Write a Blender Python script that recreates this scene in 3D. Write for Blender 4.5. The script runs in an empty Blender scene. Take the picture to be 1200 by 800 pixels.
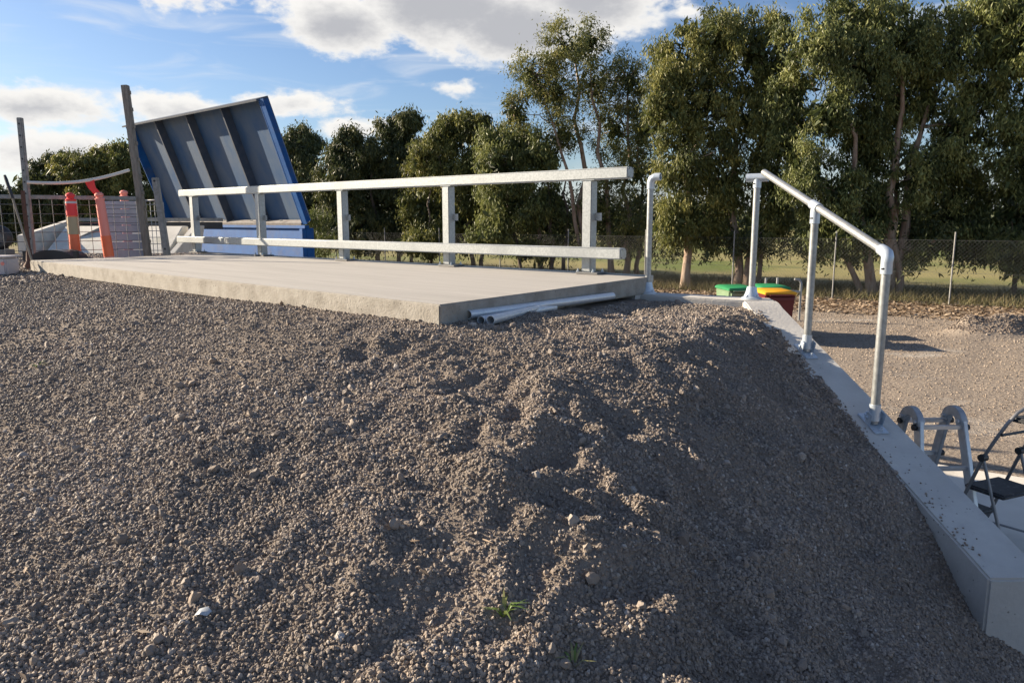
import bpy, bmesh, math, random
import numpy as np
from mathutils import Vector, Matrix, noise as mnoise
random.seed(7); rng = np.random.default_rng(7)
sc = bpy.context.scene
R = math.radians

# ---------------------------------------------------------------- camera
camd = bpy.data.cameras.new('camera'); cam = bpy.data.objects.new('camera', camd)
sc.collection.objects.link(cam); sc.camera = cam
cam.location = (0, 0, 0.49)
cam.rotation_euler = (R(90 - 9.27), 0, 0)
camd.sensor_width = 36; camd.lens = 26.1
camd.clip_start = 0.05; camd.clip_end = 3000

# ---------------------------------------------------------------- sun and sky
SUN_EL = 20.8
SUN_TO = Vector((-0.945, 0.327, 0)).normalized()          # horizontal direction towards the sun
sv = Vector((SUN_TO.x*math.cos(R(SUN_EL)), SUN_TO.y*math.cos(R(SUN_EL)), math.sin(R(SUN_EL))))
sl = bpy.data.lights.new('sun', 'SUN'); sl.energy = 5.0; sl.angle = R(0.5); sl.color = (1.0, 0.84, 0.64)
so = bpy.data.objects.new('sun', sl); sc.collection.objects.link(so)
so.rotation_euler = sv.to_track_quat('Z', 'Y').to_euler()

w = bpy.data.worlds.new('World'); sc.world = w; w.use_nodes = True
nt = w.node_tree; N = nt.nodes; L = nt.links; N.clear()
def nd(t, **k):
    n = N.new(t)
    for a, b in k.items(): setattr(n, a, b)
    return n
def M2(op, a, b=None, c=None, clamp=False):
    n = nd('ShaderNodeMath', operation=op); n.use_clamp = clamp
    for i, v in enumerate((a, b, c)):
        if v is None: continue
        if isinstance(v, (int, float)): n.inputs[i].default_value = v
        else: L.new(v, n.inputs[i])
    return n.outputs[0]
out = nd('ShaderNodeOutputWorld'); bg = nd('ShaderNodeBackground'); bg.inputs[1].default_value = 0.05
sky = nd('ShaderNodeTexSky', sky_type='NISHITA'); sky.sun_disc = False
sky.sun_elevation = R(SUN_EL); sky.sun_rotation = math.atan2(SUN_TO.x, SUN_TO.y)
sky.air_density = 1.0; sky.dust_density = 0.6; sky.ozone_density = 2.0
tc = nd('ShaderNodeTexCoord'); sep = nd('ShaderNodeSeparateXYZ'); L.new(tc.outputs['Generated'], sep.inputs[0])
# cloud coordinates: azimuth and elevation in degrees
az = M2('MULTIPLY', M2('ARCTAN2', sep.outputs[0], sep.outputs[1]), 57.2958)
el = M2('MULTIPLY', M2('ARCSINE', sep.outputs[2]), 57.2958)
cmb = nd('ShaderNodeCombineXYZ'); L.new(az, cmb.inputs[0]); L.new(M2('MULTIPLY', el, 1.7), cmb.inputs[1])
def fbm(scale, detail, rough=0.6, off=0.0):
    n = nd('ShaderNodeTexNoise'); n.inputs['Scale'].default_value = scale; n.inputs['Detail'].default_value = detail
    n.inputs['Roughness'].default_value = rough
    mp = nd('ShaderNodeVectorMath', operation='ADD'); mp.inputs[1].default_value = (off, off*0.7, off*0.3)
    L.new(cmb.outputs[0], mp.inputs[0]); L.new(mp.outputs[0], n.inputs['Vector']); return n.outputs[0]
n1 = fbm(0.30, 9, 0.58, 3.1); n2 = fbm(0.95, 6, 0.62, 40.0)
CL = [(-22.6,14.9,3.3,1.5,.6),(-12.2,13.7,5.6,2.3,1.2),(-5.0,15.4,8.0,3.4,1.5),(0.6,13.9,8.3,3.0,1.5),(5.6,15.6,7.4,3.0,1.2),(-4.4,9.5,2.1,0.6,.5),
      (-31.8,7.1,8.0,1.45,.8),(-23.9,7.3,6.6,1.3,.65),(-16.0,8.1,4.9,1.0,.55),(-31.1,4.4,7.2,1.6,.7),(-11.5,6.6,3.6,0.9,.5),(12.3,14.3,1.8,0.5,.4),
      (-40,16,9,3,1),(-52,8,10,2.4,1),(30,20,12,4,1),(-15,27,9,4,1),(48,9,12,2.5,1)]
dens = None; big = None
for a0, e0, ra, re, s0 in CL:
    da = M2('DIVIDE', M2('SUBTRACT', az, a0), ra); de = M2('DIVIDE', M2('SUBTRACT', el, e0), re)
    d = M2('MULTIPLY', M2('SUBTRACT', 1.0, M2('SQRT', M2('ADD', M2('MULTIPLY', da, da), M2('MULTIPLY', de, de)))), s0)
    dens = d if dens is None else M2('MAXIMUM', dens, d)
    # the grey underside sits a little low in each cloud
    de2 = M2('DIVIDE', M2('SUBTRACT', el, e0-.12*re), re)
    d = M2('MULTIPLY', M2('SUBTRACT', 1.0, M2('SQRT', M2('ADD', M2('MULTIPLY', da, da), M2('MULTIPLY', de2, de2)))), s0)
    big = d if big is None else M2('MAXIMUM', big, d)
dens = M2('MAXIMUM', dens, -1.2)
nn = M2('ADD', M2('MULTIPLY', M2('SUBTRACT', n1, 0.5), 2.0), M2('MULTIPLY', M2('SUBTRACT', n2, 0.5), 0.55))
dens = M2('ADD', dens, M2('MULTIPLY', nn, .8)); big = M2('ADD', big, M2('MULTIPLY', nn, .45))
def smooth(v, lo, hi):
    n = nd('ShaderNodeMapRange', interpolation_type='SMOOTHSTEP'); L.new(v, n.inputs[0])
    n.inputs[1].default_value = lo; n.inputs[2].default_value = hi; return n.outputs[0]
mask = smooth(dens, -0.04, 0.36)
thick = M2('MULTIPLY', smooth(M2('ADD', big, M2('MULTIPLY', M2('SUBTRACT', n2, 0.5), 0.3)), 0.2, 1.1), .85)
cc = nd('ShaderNodeMix', data_type='RGBA'); cc.inputs['A'].default_value = (7.4, 7.25, 7.0, 1); cc.inputs['B'].default_value = (3.3, 3.4, 3.75, 1)
L.new(thick, cc.inputs['Factor'])
# thin high wisps and pale low horizon haze cloud
wv = nd('ShaderNodeMapping'); wv.inputs['Scale'].default_value = (0.05, 0.16, 1); wv.inputs['Rotation'].default_value = (0, 0, 0.35)
L.new(cmb.outputs[0], wv.inputs[0])
wn = nd('ShaderNodeTexNoise'); wn.inputs['Scale'].default_value = 2.2; wn.inputs['Detail'].default_value = 8; wn.inputs['Distortion'].default_value = 0.8
L.new(wv.outputs[0], wn.inputs['Vector'])
wisp = M2('MULTIPLY', smooth(wn.outputs[0], 0.46, 0.80), 0.75)
lowh = M2('MULTIPLY', smooth(M2('ADD', el, M2('MULTIPLY', M2('SUBTRACT', n1, 0.5), 7)), 4.5, 0.0), 0.7)
wh = M2('MAXIMUM', wisp, lowh)
m1 = nd('ShaderNodeMix', data_type='RGBA'); L.new(wh, m1.inputs['Factor'])
m1.inputs['B'].default_value = (6.3, 6.6, 7.0, 1)
tint = nd('ShaderNodeMix', data_type='RGBA', blend_type='MULTIPLY'); tint.inputs['Factor'].default_value = 1
tint.inputs['B'].default_value = (0.84, 0.91, 1.08, 1); L.new(sky.outputs[0], tint.inputs['A'])
L.new(tint.outputs['Result'], m1.inputs['A'])
m2 = nd('ShaderNodeMix', data_type='RGBA'); L.new(mask, m2.inputs['Factor'])
L.new(m1.outputs['Result'], m2.inputs['A']); L.new(cc.outputs['Result'], m2.inputs['B'])
L.new(m2.outputs['Result'], bg.inputs[0]); L.new(bg.outputs[0], out.inputs[0])

sc.view_settings.view_transform = 'Standard'; sc.view_settings.look = 'None'
sc.view_settings.exposure = 1.40; sc.view_settings.gamma = 1

# ---------------------------------------------------------------- materials
def mat(name, col, rough=0.6, metal=0.0, col2=None, nscale=8.0, ndet=5.0, lo=0.35, hi=0.65, bump=0.0, bscale=60.0, spec=0.5,
        col3=None, n3scale=2.0, n3lo=0.55, n3hi=0.75, space='Object', stretch=None, rough2=None, vor=False, rotz=None):
    m = bpy.data.materials.new(name); m.use_nodes = True
    t = m.node_tree; p = t.nodes['Principled BSDF']; lk = t.links
    p.inputs['Roughness'].default_value = rough; p.inputs['Metallic'].default_value = metal
    p.inputs['Specular IOR Level'].default_value = spec
    p.inputs['Base Color'].default_value = (*col, 1)
    if space == 'World':
        g = t.nodes.new('ShaderNodeNewGeometry'); v = g.outputs['Position']
    else:
        g = t.nodes.new('ShaderNodeTexCoord'); v = g.outputs['Object']
    if rotz is not None:
        mq = t.nodes.new('ShaderNodeMapping'); mq.inputs['Rotation'].default_value = (0, 0, rotz); lk.new(v, mq.inputs[0]); v = mq.outputs[0]
    if stretch:
        mp = t.nodes.new('ShaderNodeMapping'); mp.inputs['Scale'].default_value = stretch; lk.new(v, mp.inputs[0]); v = mp.outputs[0]
    cur = None
    def noise(scale, det, off=0):
        n = t.nodes.new('ShaderNodeTexNoise'); n.inputs['Scale'].default_value = scale; n.inputs['Detail'].default_value = det
        n.inputs['Roughness'].default_value = 0.6
        if off:
            a = t.nodes.new('ShaderNodeVectorMath'); a.operation = 'ADD'; a.inputs[1].default_value = (off, off, off)
            lk.new(v, a.inputs[0]); lk.new(a.outputs[0], n.inputs['Vector'])
        else: lk.new(v, n.inputs['Vector'])
        return n.outputs[0]
    def mr(x, a, b):
        n = t.nodes.new('ShaderNodeMapRange'); n.inputs[1].default_value = a; n.inputs[2].default_value = b; lk.new(x, n.inputs[0]); return n.outputs[0]
    if col2:
        f = mr(noise(nscale, ndet), lo, hi)
        x = t.nodes.new('ShaderNodeMix'); x.data_type = 'RGBA'; lk.new(f, x.inputs['Factor'])
        x.inputs['A'].default_value = (*col, 1); x.inputs['B'].default_value = (*col2, 1); cur = x.outputs['Result']
        if rough2 is not None:
            y = mr(f, 0, 1); mm = t.nodes.new('ShaderNodeMapRange'); mm.inputs[3].default_value = rough; mm.inputs[4].default_value = rough2
            lk.new(f, mm.inputs[0]); lk.new(mm.outputs[0], p.inputs['Roughness'])
    if col3:
        f = mr(noise(n3scale, 6, 17.3), n3lo, n3hi)
        x = t.nodes.new('ShaderNodeMix'); x.data_type = 'RGBA'; lk.new(f, x.inputs['Factor'])
        if cur: lk.new(cur, x.inputs['A'])
        else: x.inputs['A'].default_value = (*col, 1)
        x.inputs['B'].default_value = (*col3, 1); cur = x.outputs['Result']
    if cur: lk.new(cur, p.inputs['Base Color'])
    if bump:
        b = t.nodes.new('ShaderNodeBump'); b.inputs['Strength'].default_value = bump; b.inputs['Distance'].default_value = 0.01
        lk.new(noise(bscale, 6, 5.0), b.inputs['Height']); lk.new(b.outputs[0], p.inputs['Normal'])
    m.diffuse_color = (*col, 1)
    return m
MT = {}
MT['galv'] = mat('galvanised_steel', (.31,.335,.34), .45, .45, (.40,.425,.43), 55, 3, .4, .6, bump=.05, bscale=140, col3=(.27,.29,.30), n3scale=2.2, n3lo=.5, n3hi=.8)
MT['galv_pipe'] = mat('galvanised_pipe', (.30,.315,.315), .42, .6, (.38,.395,.395), 40, 4, .4, .6, bump=.05, bscale=90, col3=(.24,.245,.24), n3scale=5, n3lo=.5, n3hi=.8)
MT['pipe_sunlit'] = mat('sunlit_galvanised_pipe', (.58,.61,.64), .35, .35, (.66,.69,.72), 30, 4)  # paler copy of the pipe steel, sunlight put into its colour
MT['zinc'] = mat('zinc_plated', (.46,.53,.60), .34, .4, (.56,.62,.68), 30, 3)
MT['concrete'] = mat('concrete_top', (.33,.315,.29), .85, 0, (.41,.395,.365), 3, 8, .35, .65, bump=.25, bscale=90, stretch=(.35,9,1), rotz=-2.42, col3=(.27,.26,.24), n3scale=.6, n3lo=.5, n3hi=.85)
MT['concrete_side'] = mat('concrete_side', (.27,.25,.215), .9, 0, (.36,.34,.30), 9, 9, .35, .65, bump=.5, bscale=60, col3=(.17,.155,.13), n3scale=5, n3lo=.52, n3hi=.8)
MT['concrete_wall'] = mat('concrete_wall', (.44,.425,.395), .8, 0, (.53,.515,.475), 4, 10, .35, .65, bump=.35, bscale=45, col3=(.38,.365,.335), n3scale=6, n3lo=.56, n3hi=.80)
MT['pad'] = mat('concrete_pad', (.55,.52,.46), .85, 0, (.63,.60,.54), 2, 8, bump=.2, bscale=60, col3=(.42,.39,.34), n3scale=1.5)
MT['blue'] = mat('blue_paint', (.008,.070,.24), .6, 0, (.012,.095,.30), 3, 6, col3=(.06,.09,.17), n3scale=2.2, n3lo=.52, n3hi=.8, bump=.05, spec=.2)
MT['rib_blue'] = mat('dull_blue_rib', (.035,.055,.09), .6, 0, (.07,.085,.11), 5, 6)
MT['blue_mottled'] = mat('mottled_blue_paint', (.03,.085,.19), .65, 0, (.075,.12,.19), 1.3, 8, .38, .6, col3=(.10,.135,.19), n3scale=1.0, n3lo=.45, n3hi=.75, stretch=(1,1,.5), spec=.25)  # blue paint with random paler, greyer patches
MT['steel_worn'] = mat('worn_steel', (.12,.125,.13), .6, .3, (.19,.19,.19), 7, 7, col3=(.20,.12,.08), n3scale=9, n3lo=.6, n3hi=.75)
MT['ledge'] = mat('dirty_ledge', (.27,.26,.25), .8, 0, (.18,.16,.145), 8, 6)
MT['white_conc'] = mat('white_painted_concrete', (.55,.53,.47), .8, 0, (.64,.62,.56), 4, 7, bump=.3, bscale=20, col3=(.45,.44,.36), n3scale=2.5)
MT['post_grey'] = mat('grey_post', (.22,.225,.22), .65, .3, (.30,.30,.29), 20, 5, col3=(.15,.14,.12), n3scale=10)
MT['timber'] = mat('weathered_timber', (.17,.155,.135), .9, 0, (.26,.24,.21), 14, 7, bump=.5, bscale=40, stretch=(3,3,.5))
MT['wire'] = mat('wire_grey', (.16,.165,.17), .6, .4)
MT['wire_light'] = mat('wire_light', (.45,.46,.46), .5, .4)
MT['orange'] = mat('orange_plastic', (.80,.13,.045), .5, 0, (.88,.20,.08), 5, 4)
MT['red'] = mat('red_plastic', (.80,.045,.045), .5)
MT['pink'] = mat('faded_pink_plastic', (.82,.28,.22), .55)
MT['tan'] = mat('dull_tan_band', (.42,.33,.20), .6)
MT['greyband'] = mat('reflective_grey_band', (.55,.50,.50), .4)
MT['board'] = mat('grey_board', (.27,.33,.42), .8, 0, (.33,.39,.48), 4, 5)
MT['board_line'] = mat('board_joint', (.25,.26,.28), .8)
MT['rope'] = mat('white_rope', (.62,.60,.56), .8, bump=.3, bscale=150)
MT['rubber'] = mat('black_rubber', (.018,.020,.024), .5, 0, (.03,.032,.035), 8)
MT['tub'] = mat('white_tub', (.50,.46,.46), .45)
MT['rust'] = mat('rusty_steel', (.14,.07,.05), .8, .2, (.09,.05,.04), 20)
MT['shaft'] = mat('tool_shaft', (.30,.26,.20), .7, 0, (.20,.18,.15), 20)
MT['alu'] = mat('aluminium', (.56,.57,.58), .36, .75, (.64,.65,.66), 25, 4)
MT['alu_d'] = mat('worn_aluminium', (.36,.37,.38), .45, .6, (.46,.47,.48), 20, 4)
MT['black_pl'] = mat('black_plastic', (.02,.021,.023), .4)
MT['tread'] = mat('black_tread', (.025,.027,.03), .45, 0, (.13,.135,.14), 30, 5, .55, .72)
MT['tube'] = mat('grey_tube', (.22,.22,.225), .4, .6)
MT['green_lid'] = mat('green_bin_lid', (.02,.20,.07), .45, 0, (.03,.26,.10), 3)
MT['green_body'] = mat('pale_green_bin', (.17,.26,.15), .5, 0, (.20,.29,.18), 3)
MT['yellow_lid'] = mat('yellow_bin_lid', (.62,.30,.01), .45, 0, (.70,.36,.02), 3)
MT['red_body'] = mat('maroon_bin', (.12,.015,.018), .55)
MT['bark'] = mat('gum_bark', (.27,.19,.14), .9, 0, (.40,.32,.25), 5, 8, bump=.8, bscale=18, stretch=(2.2,2.2,.4), col3=(.20,.115,.075), n3scale=3, n3lo=.5, n3hi=.7)
MT['bark_dark'] = mat('dark_bark', (.10,.075,.06), .9, 0, (.16,.125,.10), 5, 8, bump=.8, bscale=18, stretch=(2.2,2.2,.4))

def add_pits(m, scale, thr, dark):
    """air holes left by the formwork: small dark spots, inner shade painted as colour"""
    t = m.node_tree; lk = t.links; p = t.nodes['Principled BSDF']; g = t.nodes.new('ShaderNodeTexCoord')
    v = t.nodes.new('ShaderNodeTexVoronoi'); v.inputs['Scale'].default_value = scale; lk.new(g.outputs['Object'], v.inputs['Vector'])
    n = t.nodes.new('ShaderNodeTexNoise'); n.inputs['Scale'].default_value = 5; lk.new(g.outputs['Object'], n.inputs['Vector'])
    mr = t.nodes.new('ShaderNodeMapRange'); mr.inputs[1].default_value = thr; mr.inputs[2].default_value = thr*.5; mr.inputs[3].default_value = 0; mr.inputs[4].default_value = 1; lk.new(v.outputs['Distance'], mr.inputs[0])
    m2_ = t.nodes.new('ShaderNodeMapRange'); m2_.inputs[1].default_value = .48; m2_.inputs[2].default_value = .56; lk.new(n.outputs[0], m2_.inputs[0])
    mu = t.nodes.new('ShaderNodeMath'); mu.operation = 'MULTIPLY'; lk.new(mr.outputs[0], mu.inputs[0]); lk.new(m2_.outputs[0], mu.inputs[1])
    x = t.nodes.new('ShaderNodeMix'); x.data_type = 'RGBA'; src = p.inputs['Base Color'].links[0].from_socket
    lk.new(mu.outputs[0], x.inputs['Factor']); lk.new(src, x.inputs['A']); x.inputs['B'].default_value = (*dark, 1); lk.new(x.outputs['Result'], p.inputs['Base Color'])
add_pits(MT['concrete_wall'], 26, .16, (.20,.19,.17)); add_pits(MT['concrete_side'], 30, .2, (.11,.10,.085)); add_pits(MT['concrete'], 12, .06, (.17,.16,.14))

def attr_mat(name, cols, rough, transl=0.25, spec=0.4):
    """colours chosen per leaf by the 'tint' attribute"""
    m = bpy.data.materials.new(name); m.use_nodes = True; t = m.node_tree; lk = t.links
    p = t.nodes['Principled BSDF']; p.inputs['Roughness'].default_value = rough; p.inputs['Specular IOR Level'].default_value = spec
    a = t.nodes.new('ShaderNodeAttribute'); a.attribute_name = 'tint'
    r = t.nodes.new('ShaderNodeValToRGB'); lk.new(a.outputs['Fac'], r.inputs[0])
    e = r.color_ramp.elements; e[0].position = 0; e[0].color = (*cols[0], 1); e[1].position = 1; e[1].color = (*cols[-1], 1)
    for i, c in enumerate(cols[1:-1]):
        x = e.new((i+1)/(len(cols)-1)); x.color = (*c, 1)
    lk.new(r.outputs[0], p.inputs['Base Color'])
    if transl:
        tr = t.nodes.new('ShaderNodeBsdfTranslucent'); lk.new(r.outputs[0], tr.inputs[0])
        mx = t.nodes.new('ShaderNodeMixShader'); mx.inputs[0].default_value = transl
        lk.new(p.outputs[0], mx.inputs[1]); lk.new(tr.outputs[0], mx.inputs[2])
        lk.new(mx.outputs[0], t.nodes['Material Output'].inputs[0])
    return m
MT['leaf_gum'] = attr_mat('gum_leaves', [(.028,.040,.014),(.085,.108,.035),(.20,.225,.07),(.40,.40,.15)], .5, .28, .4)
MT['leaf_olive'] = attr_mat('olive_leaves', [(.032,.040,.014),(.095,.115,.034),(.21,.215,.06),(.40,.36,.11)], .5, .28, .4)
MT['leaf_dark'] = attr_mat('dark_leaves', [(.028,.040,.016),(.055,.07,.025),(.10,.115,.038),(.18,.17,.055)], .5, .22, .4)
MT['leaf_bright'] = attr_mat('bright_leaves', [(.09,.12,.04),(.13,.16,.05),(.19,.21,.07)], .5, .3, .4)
MT['litter'] = attr_mat('dry_leaf_litter', [(.14,.10,.065),(.26,.19,.13),(.40,.32,.23)], .8, 0)
MT['drygrass'] = attr_mat('dry_grass', [(.15,.12,.06),(.12,.12,.05),(.24,.19,.10)], .8, .2)  # darkened so the colour carries the tree shade over the grass
MT['weed'] = attr_mat('weed_green', [(.09,.16,.03),(.15,.22,.05),(.32,.29,.14)], .5, .3)

# gravel material: per-stone random colour
def gravel_mat():
    m = bpy.data.materials.new('crushed_gravel'); m.use_nodes = True; t = m.node_tree; lk = t.links
    p = t.nodes['Principled BSDF']; p.inputs['Roughness'].default_value = .75; p.inputs['Specular IOR Level'].default_value = .4
    oi = t.nodes.new('ShaderNodeObjectInfo'); r = t.nodes.new('ShaderNodeValToRGB'); lk.new(oi.outputs['Random'], r.inputs[0])
    cr = r.color_ramp; cols = [(0,(.158,.133,.114)),(.3,(.215,.182,.155)),(.55,(.250,.212,.178)),(.8,(.255,.203,.158)),(.95,(.32,.275,.23)),(.99,(.36,.325,.29)),(1,(.42,.39,.36))]
    cr.elements[0].color = (*cols[0][1],1); cr.elements[1].color = (*cols[-1][1],1)
    for q, c in cols[1:-1]: e = cr.elements.new(q); e.color = (*c,1)
    g = t.nodes.new('ShaderNodeNewGeometry')
    n = t.nodes.new('ShaderNodeTexNoise'); n.inputs['Scale'].default_value = 1.1; n.inputs['Detail'].default_value = 6; lk.new(g.outputs['Position'], n.inputs['Vector'])
    mr = t.nodes.new('ShaderNodeMapRange'); mr.inputs[1].default_value = .35; mr.inputs[2].default_value = .7; mr.inputs[3].default_value = .82; mr.inputs[4].default_value = 1.2; lk.new(n.outputs[0], mr.inputs[0])
    x = t.nodes.new('ShaderNodeVectorMath'); x.operation = 'SCALE'; lk.new(r.outputs[0], x.inputs[0]); lk.new(mr.outputs[0], x.inputs['Scale'])
    lk.new(x.outputs[0], p.inputs['Base Color']); return m
MT['gravel'] = gravel_mat()
MT['gravel_base'] = mat('gravel_fines', (.165,.137,.112), .95, 0, (.245,.207,.172), 90, 6, .35, .65, bump=1.0, bscale=110, space='World', col3=(.30,.25,.205), n3scale=1.2, n3lo=.55, n3hi=.8, spec=.2)

MT['spoil'] = mat('spoil_stones', (.15,.12,.10), .9, 0, (.23,.19,.155), 4, 3, space='World')
def ground_mat():
    """compacted gravel yard, leaf litter band by the fence, dry grass and green paddock beyond"""
    m = bpy.data.materials.new('yard_ground'); m.use_nodes = True; t = m.node_tree; lk = t.links
    p = t.nodes['Principled BSDF']; p.inputs['Roughness'].default_value = .95; p.inputs['Specular IOR Level'].default_value = .15
    g = t.nodes.new('ShaderNodeNewGeometry'); pos = g.outputs['Position']
    def noise(s, d=6, off=0, st=None):
        n = t.nodes.new('ShaderNodeTexNoise'); n.inputs['Scale'].default_value = s; n.inputs['Detail'].default_value = d; n.inputs['Roughness'].default_value = .62
        mp = t.nodes.new('ShaderNodeMapping'); mp.inputs['Location'].default_value = (off, off, 0)
        if st: mp.inputs['Scale'].default_value = st
        lk.new(pos, mp.inputs[0]); lk.new(mp.outputs[0], n.inputs['Vector']); return n.outputs[0]
    def mr(x, a, b, c=0, d=1, sm=True):
        n = t.nodes.new('ShaderNodeMapRange'); n.interpolation_type = 'SMOOTHSTEP' if sm else 'LINEAR'
        for i, v in enumerate((a, b, c, d)): n.inputs[i+1].default_value = v
        lk.new(x, n.inputs[0]); return n.outputs[0]
    def mix(f, a, b):
        x = t.nodes.new('ShaderNodeMix'); x.data_type = 'RGBA'
        if isinstance(f, float): x.inputs['Factor'].default_value = f
        else: lk.new(f, x.inputs['Factor'])
        for k, v in (('A', a), ('B', b)):
            if isinstance(v, tuple): x.inputs[k].default_value = (*v, 1)
            else: lk.new(v, x.inputs[k])
        return x.outputs['Result']
    def ma(op, a, b):
        n = t.nodes.new('ShaderNodeMath'); n.operation = op
        for i, v in enumerate((a, b)):
            if isinstance(v, (int, float)): n.inputs[i].default_value = v
            else: lk.new(v, n.inputs[i])
        return n.outputs[0]
    dot = t.nodes.new('ShaderNodeVectorMath'); dot.operation = 'DOT_PRODUCT'; dot.inputs[1].default_value = (.56, .83, 0); lk.new(pos, dot.inputs[0])
    D = dot.outputs['Value']                                           # 23.9 at the fence
    Dn = ma('ADD', D, ma('MULTIPLY', ma('SUBTRACT', noise(.7), .5), 2.2))
    yard = mix(mr(noise(26, 8), .35, .65), (.19,.155,.125), (.34,.29,.235))
    yard = mix(mr(noise(.5, 6, 9), .45, .75, 0, .55), yard, (.23,.20,.17))
    yard = mix(mr(noise(.45, 7, 31, (1, 1.8, 1)), .58, .72, 0, .7), yard, (.46,.43,.38))
    litter = mix(mr(noise(11, 8, 3), .35, .65), (.13,.085,.055), (.34,.25,.165))
    grass = mix(mr(noise(3, 8, 5), .35, .65), (.24,.20,.11), (.14,.13,.06))
    green = mix(mr(noise(.06, 6, 5, (1, 1, 1)), .4, .6), (.12,.15,.04), (.26,.23,.10))
    c = mix(mr(Dn, 20.6, 21.6), yard, litter); c = mix(mr(Dn, 23.6, 24.6), c, grass); c = mix(mr(Dn, 30, 36), c, green)
    c = mix(mr(D, 120, 320, 0, .5), c, (.16,.18,.10))
    lk.new(c, p.inputs['Base Color'])
    b = t.nodes.new('ShaderNodeBump'); b.inputs['Strength'].default_value = .9; b.inputs['Distance'].default_value = .03
    lk.new(noise(22, 8, 2), b.inputs['Height']); lk.new(b.outputs[0], p.inputs['Normal'])
    return m
MT['ground'] = ground_mat()

# ---------------------------------------------------------------- mesh helpers
def V(*a): return Vector(a)
class MB:
    def __init__(s): s.v = []; s.f = []; s.sm = []
    def add(s, vs, fs, smooth=False):
        b = len(s.v); s.v += [tuple(v) for v in vs]; s.f += [tuple(b+i for i in f) for f in fs]; s.sm += [smooth]*len(fs); return s
    def box(s, c, ax, ay, az_, dx, dy, dz):
        """centre, three unit axes, full sizes"""
        c = Vector(c); X = Vector(ax)*dx/2; Y = Vector(ay)*dy/2; Z = Vector(az_)*dz/2
        vs = [c+sx*X+sy*Y+sz*Z for sz in (-1,1) for sy in (-1,1) for sx in (-1,1)]
        return s.add(vs, [(0,2,3,1),(4,5,7,6),(0,1,5,4),(2,6,7,3),(0,4,6,2),(1,3,7,5)])
    def aabox(s, x0,x1,y0,y1,z0,z1): return s.box(((x0+x1)/2,(y0+y1)/2,(z0+z1)/2),(1,0,0),(0,1,0),(0,0,1),x1-x0,y1-y0,z1-z0)
    def bar(s, a, b, wd, ht, up=(0,0,1)):
        a = Vector(a); b = Vector(b); d = (b-a).normalized(); sd = d.cross(Vector(up)).normalized(); u = sd.cross(d)
        return s.box((a+b)/2, d, sd, u, (b-a).length, wd, ht)
    def tube(s, pts, r, n=14, cap=True, hollow=0.0):
        pts = [Vector(p) for p in pts]; m = len(pts)
        rr = r if isinstance(r, (list, tuple)) else [r]*m
        vs = []; ref = None
        for i, p in enumerate(pts):
            d = (pts[min(i+1,m-1)]-pts[max(i-1,0)]).normalized()
            if ref is None: ref = d.orthogonal().normalized()
            ref = (ref - d*ref.dot(d)).normalized(); q = d.cross(ref)
            vs += [p+(ref*math.cos(2*math.pi*k/n)+q*math.sin(2*math.pi*k/n))*rr[i] for k in range(n)]
        fs = [(i*n+k, i*n+(k+1)%n, (i+1)*n+(k+1)%n, (i+1)*n+k) for i in range(m-1) for k in range(n)]
        s.add(vs, fs, True)
        if hollow:
            self_in = MB(); self_in.tube(pts, hollow, n, False)
            s.add(self_in.v, [f[::-1] for f in self_in.f], True)
            b = len(s.v)
            for e in (0, m-1):
                o = vs[e*n:(e+1)*n]; inn = [Vector(x) for x in self_in.v[e*n:(e+1)*n]]
                s.add(o+inn, [((k+1)%n, k, n+k, n+(k+1)%n) if e == 0 else (k, (k+1)%n, n+(k+1)%n, n+k) for k in range(n)])
        elif cap: s.add(vs[:n], [tuple(range(n))[::-1]]); s.add(vs[-n:], [tuple(range(n))])
        return s
    def prism(s, poly, ext):
        """polygon of 3D points swept by a vector"""
        a = [Vector(p) for p in poly]; e = Vector(ext); n = len(a); b = [p+e for p in a]
        nrm = Vector((0,0,0))
        for i in range(n): nrm += a[i].cross(a[(i+1)%n])
        if nrm.dot(e) > 0: a, b = b, a
        # a faces along +normal side
        return s.add(a+b, [tuple(range(n)), tuple(range(2*n-1, n-1, -1))]+[(i, n+i, n+(i+1)%n, (i+1)%n) for i in range(n)])
    def lathe(s, c, prof, n=20, ax=(0,0,1)):
        c = Vector(c); z = Vector(ax).normalized(); x = z.orthogonal().normalized(); y = z.cross(x); vs = []
        for r, h in prof: vs += [c+z*h+(x*math.cos(2*math.pi*k/n)+y*math.sin(2*math.pi*k/n))*r for k in range(n)]
        fs = [(i*n+k, i*n+(k+1)%n, (i+1)*n+(k+1)%n, (i+1)*n+k) for i in range(len(prof)-1) for k in range(n)]
        s.add(vs, fs, True)
        if prof[0][0] > 1e-4: s.add(vs[:n], [tuple(range(n))[::-1]])
        if prof[-1][0] > 1e-4: s.add(vs[-n:], [tuple(range(n))])
        return s
    def build(s, name, m, parent=None, bevel=0.0, seg=2):
        me = bpy.data.meshes.new(name); me.from_pydata(s.v, [], s.f); me.materials.append(m)
        me.polygons.foreach_set('use_smooth', s.sm if not bevel else [True]*len(s.f)); me.update()
        bm = bmesh.new(); bm.from_mesh(me); bmesh.ops.remove_doubles(bm, verts=bm.verts, dist=1e-5)
        bmesh.ops.recalc_face_normals(bm, faces=bm.faces)
        if bevel:
            ed = [e for e in bm.edges if len(e.link_faces) == 2 and e.calc_face_angle(0) > 0.6]
            bmesh.ops.bevel(bm, geom=ed, offset=bevel, segments=seg, affect='EDGES', clamp_overlap=True)
        bm.to_mesh(me); bm.free()
        me.set_sharp_from_angle(angle=R(40))
        o = bpy.data.objects.new(name, me); sc.collection.objects.link(o)
        if parent:
            o.parent = parent
            o.matrix_parent_inverse = Matrix.Translation(-Vector(parent.location)) if parent.type == 'EMPTY' else Matrix()
        return o
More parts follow.
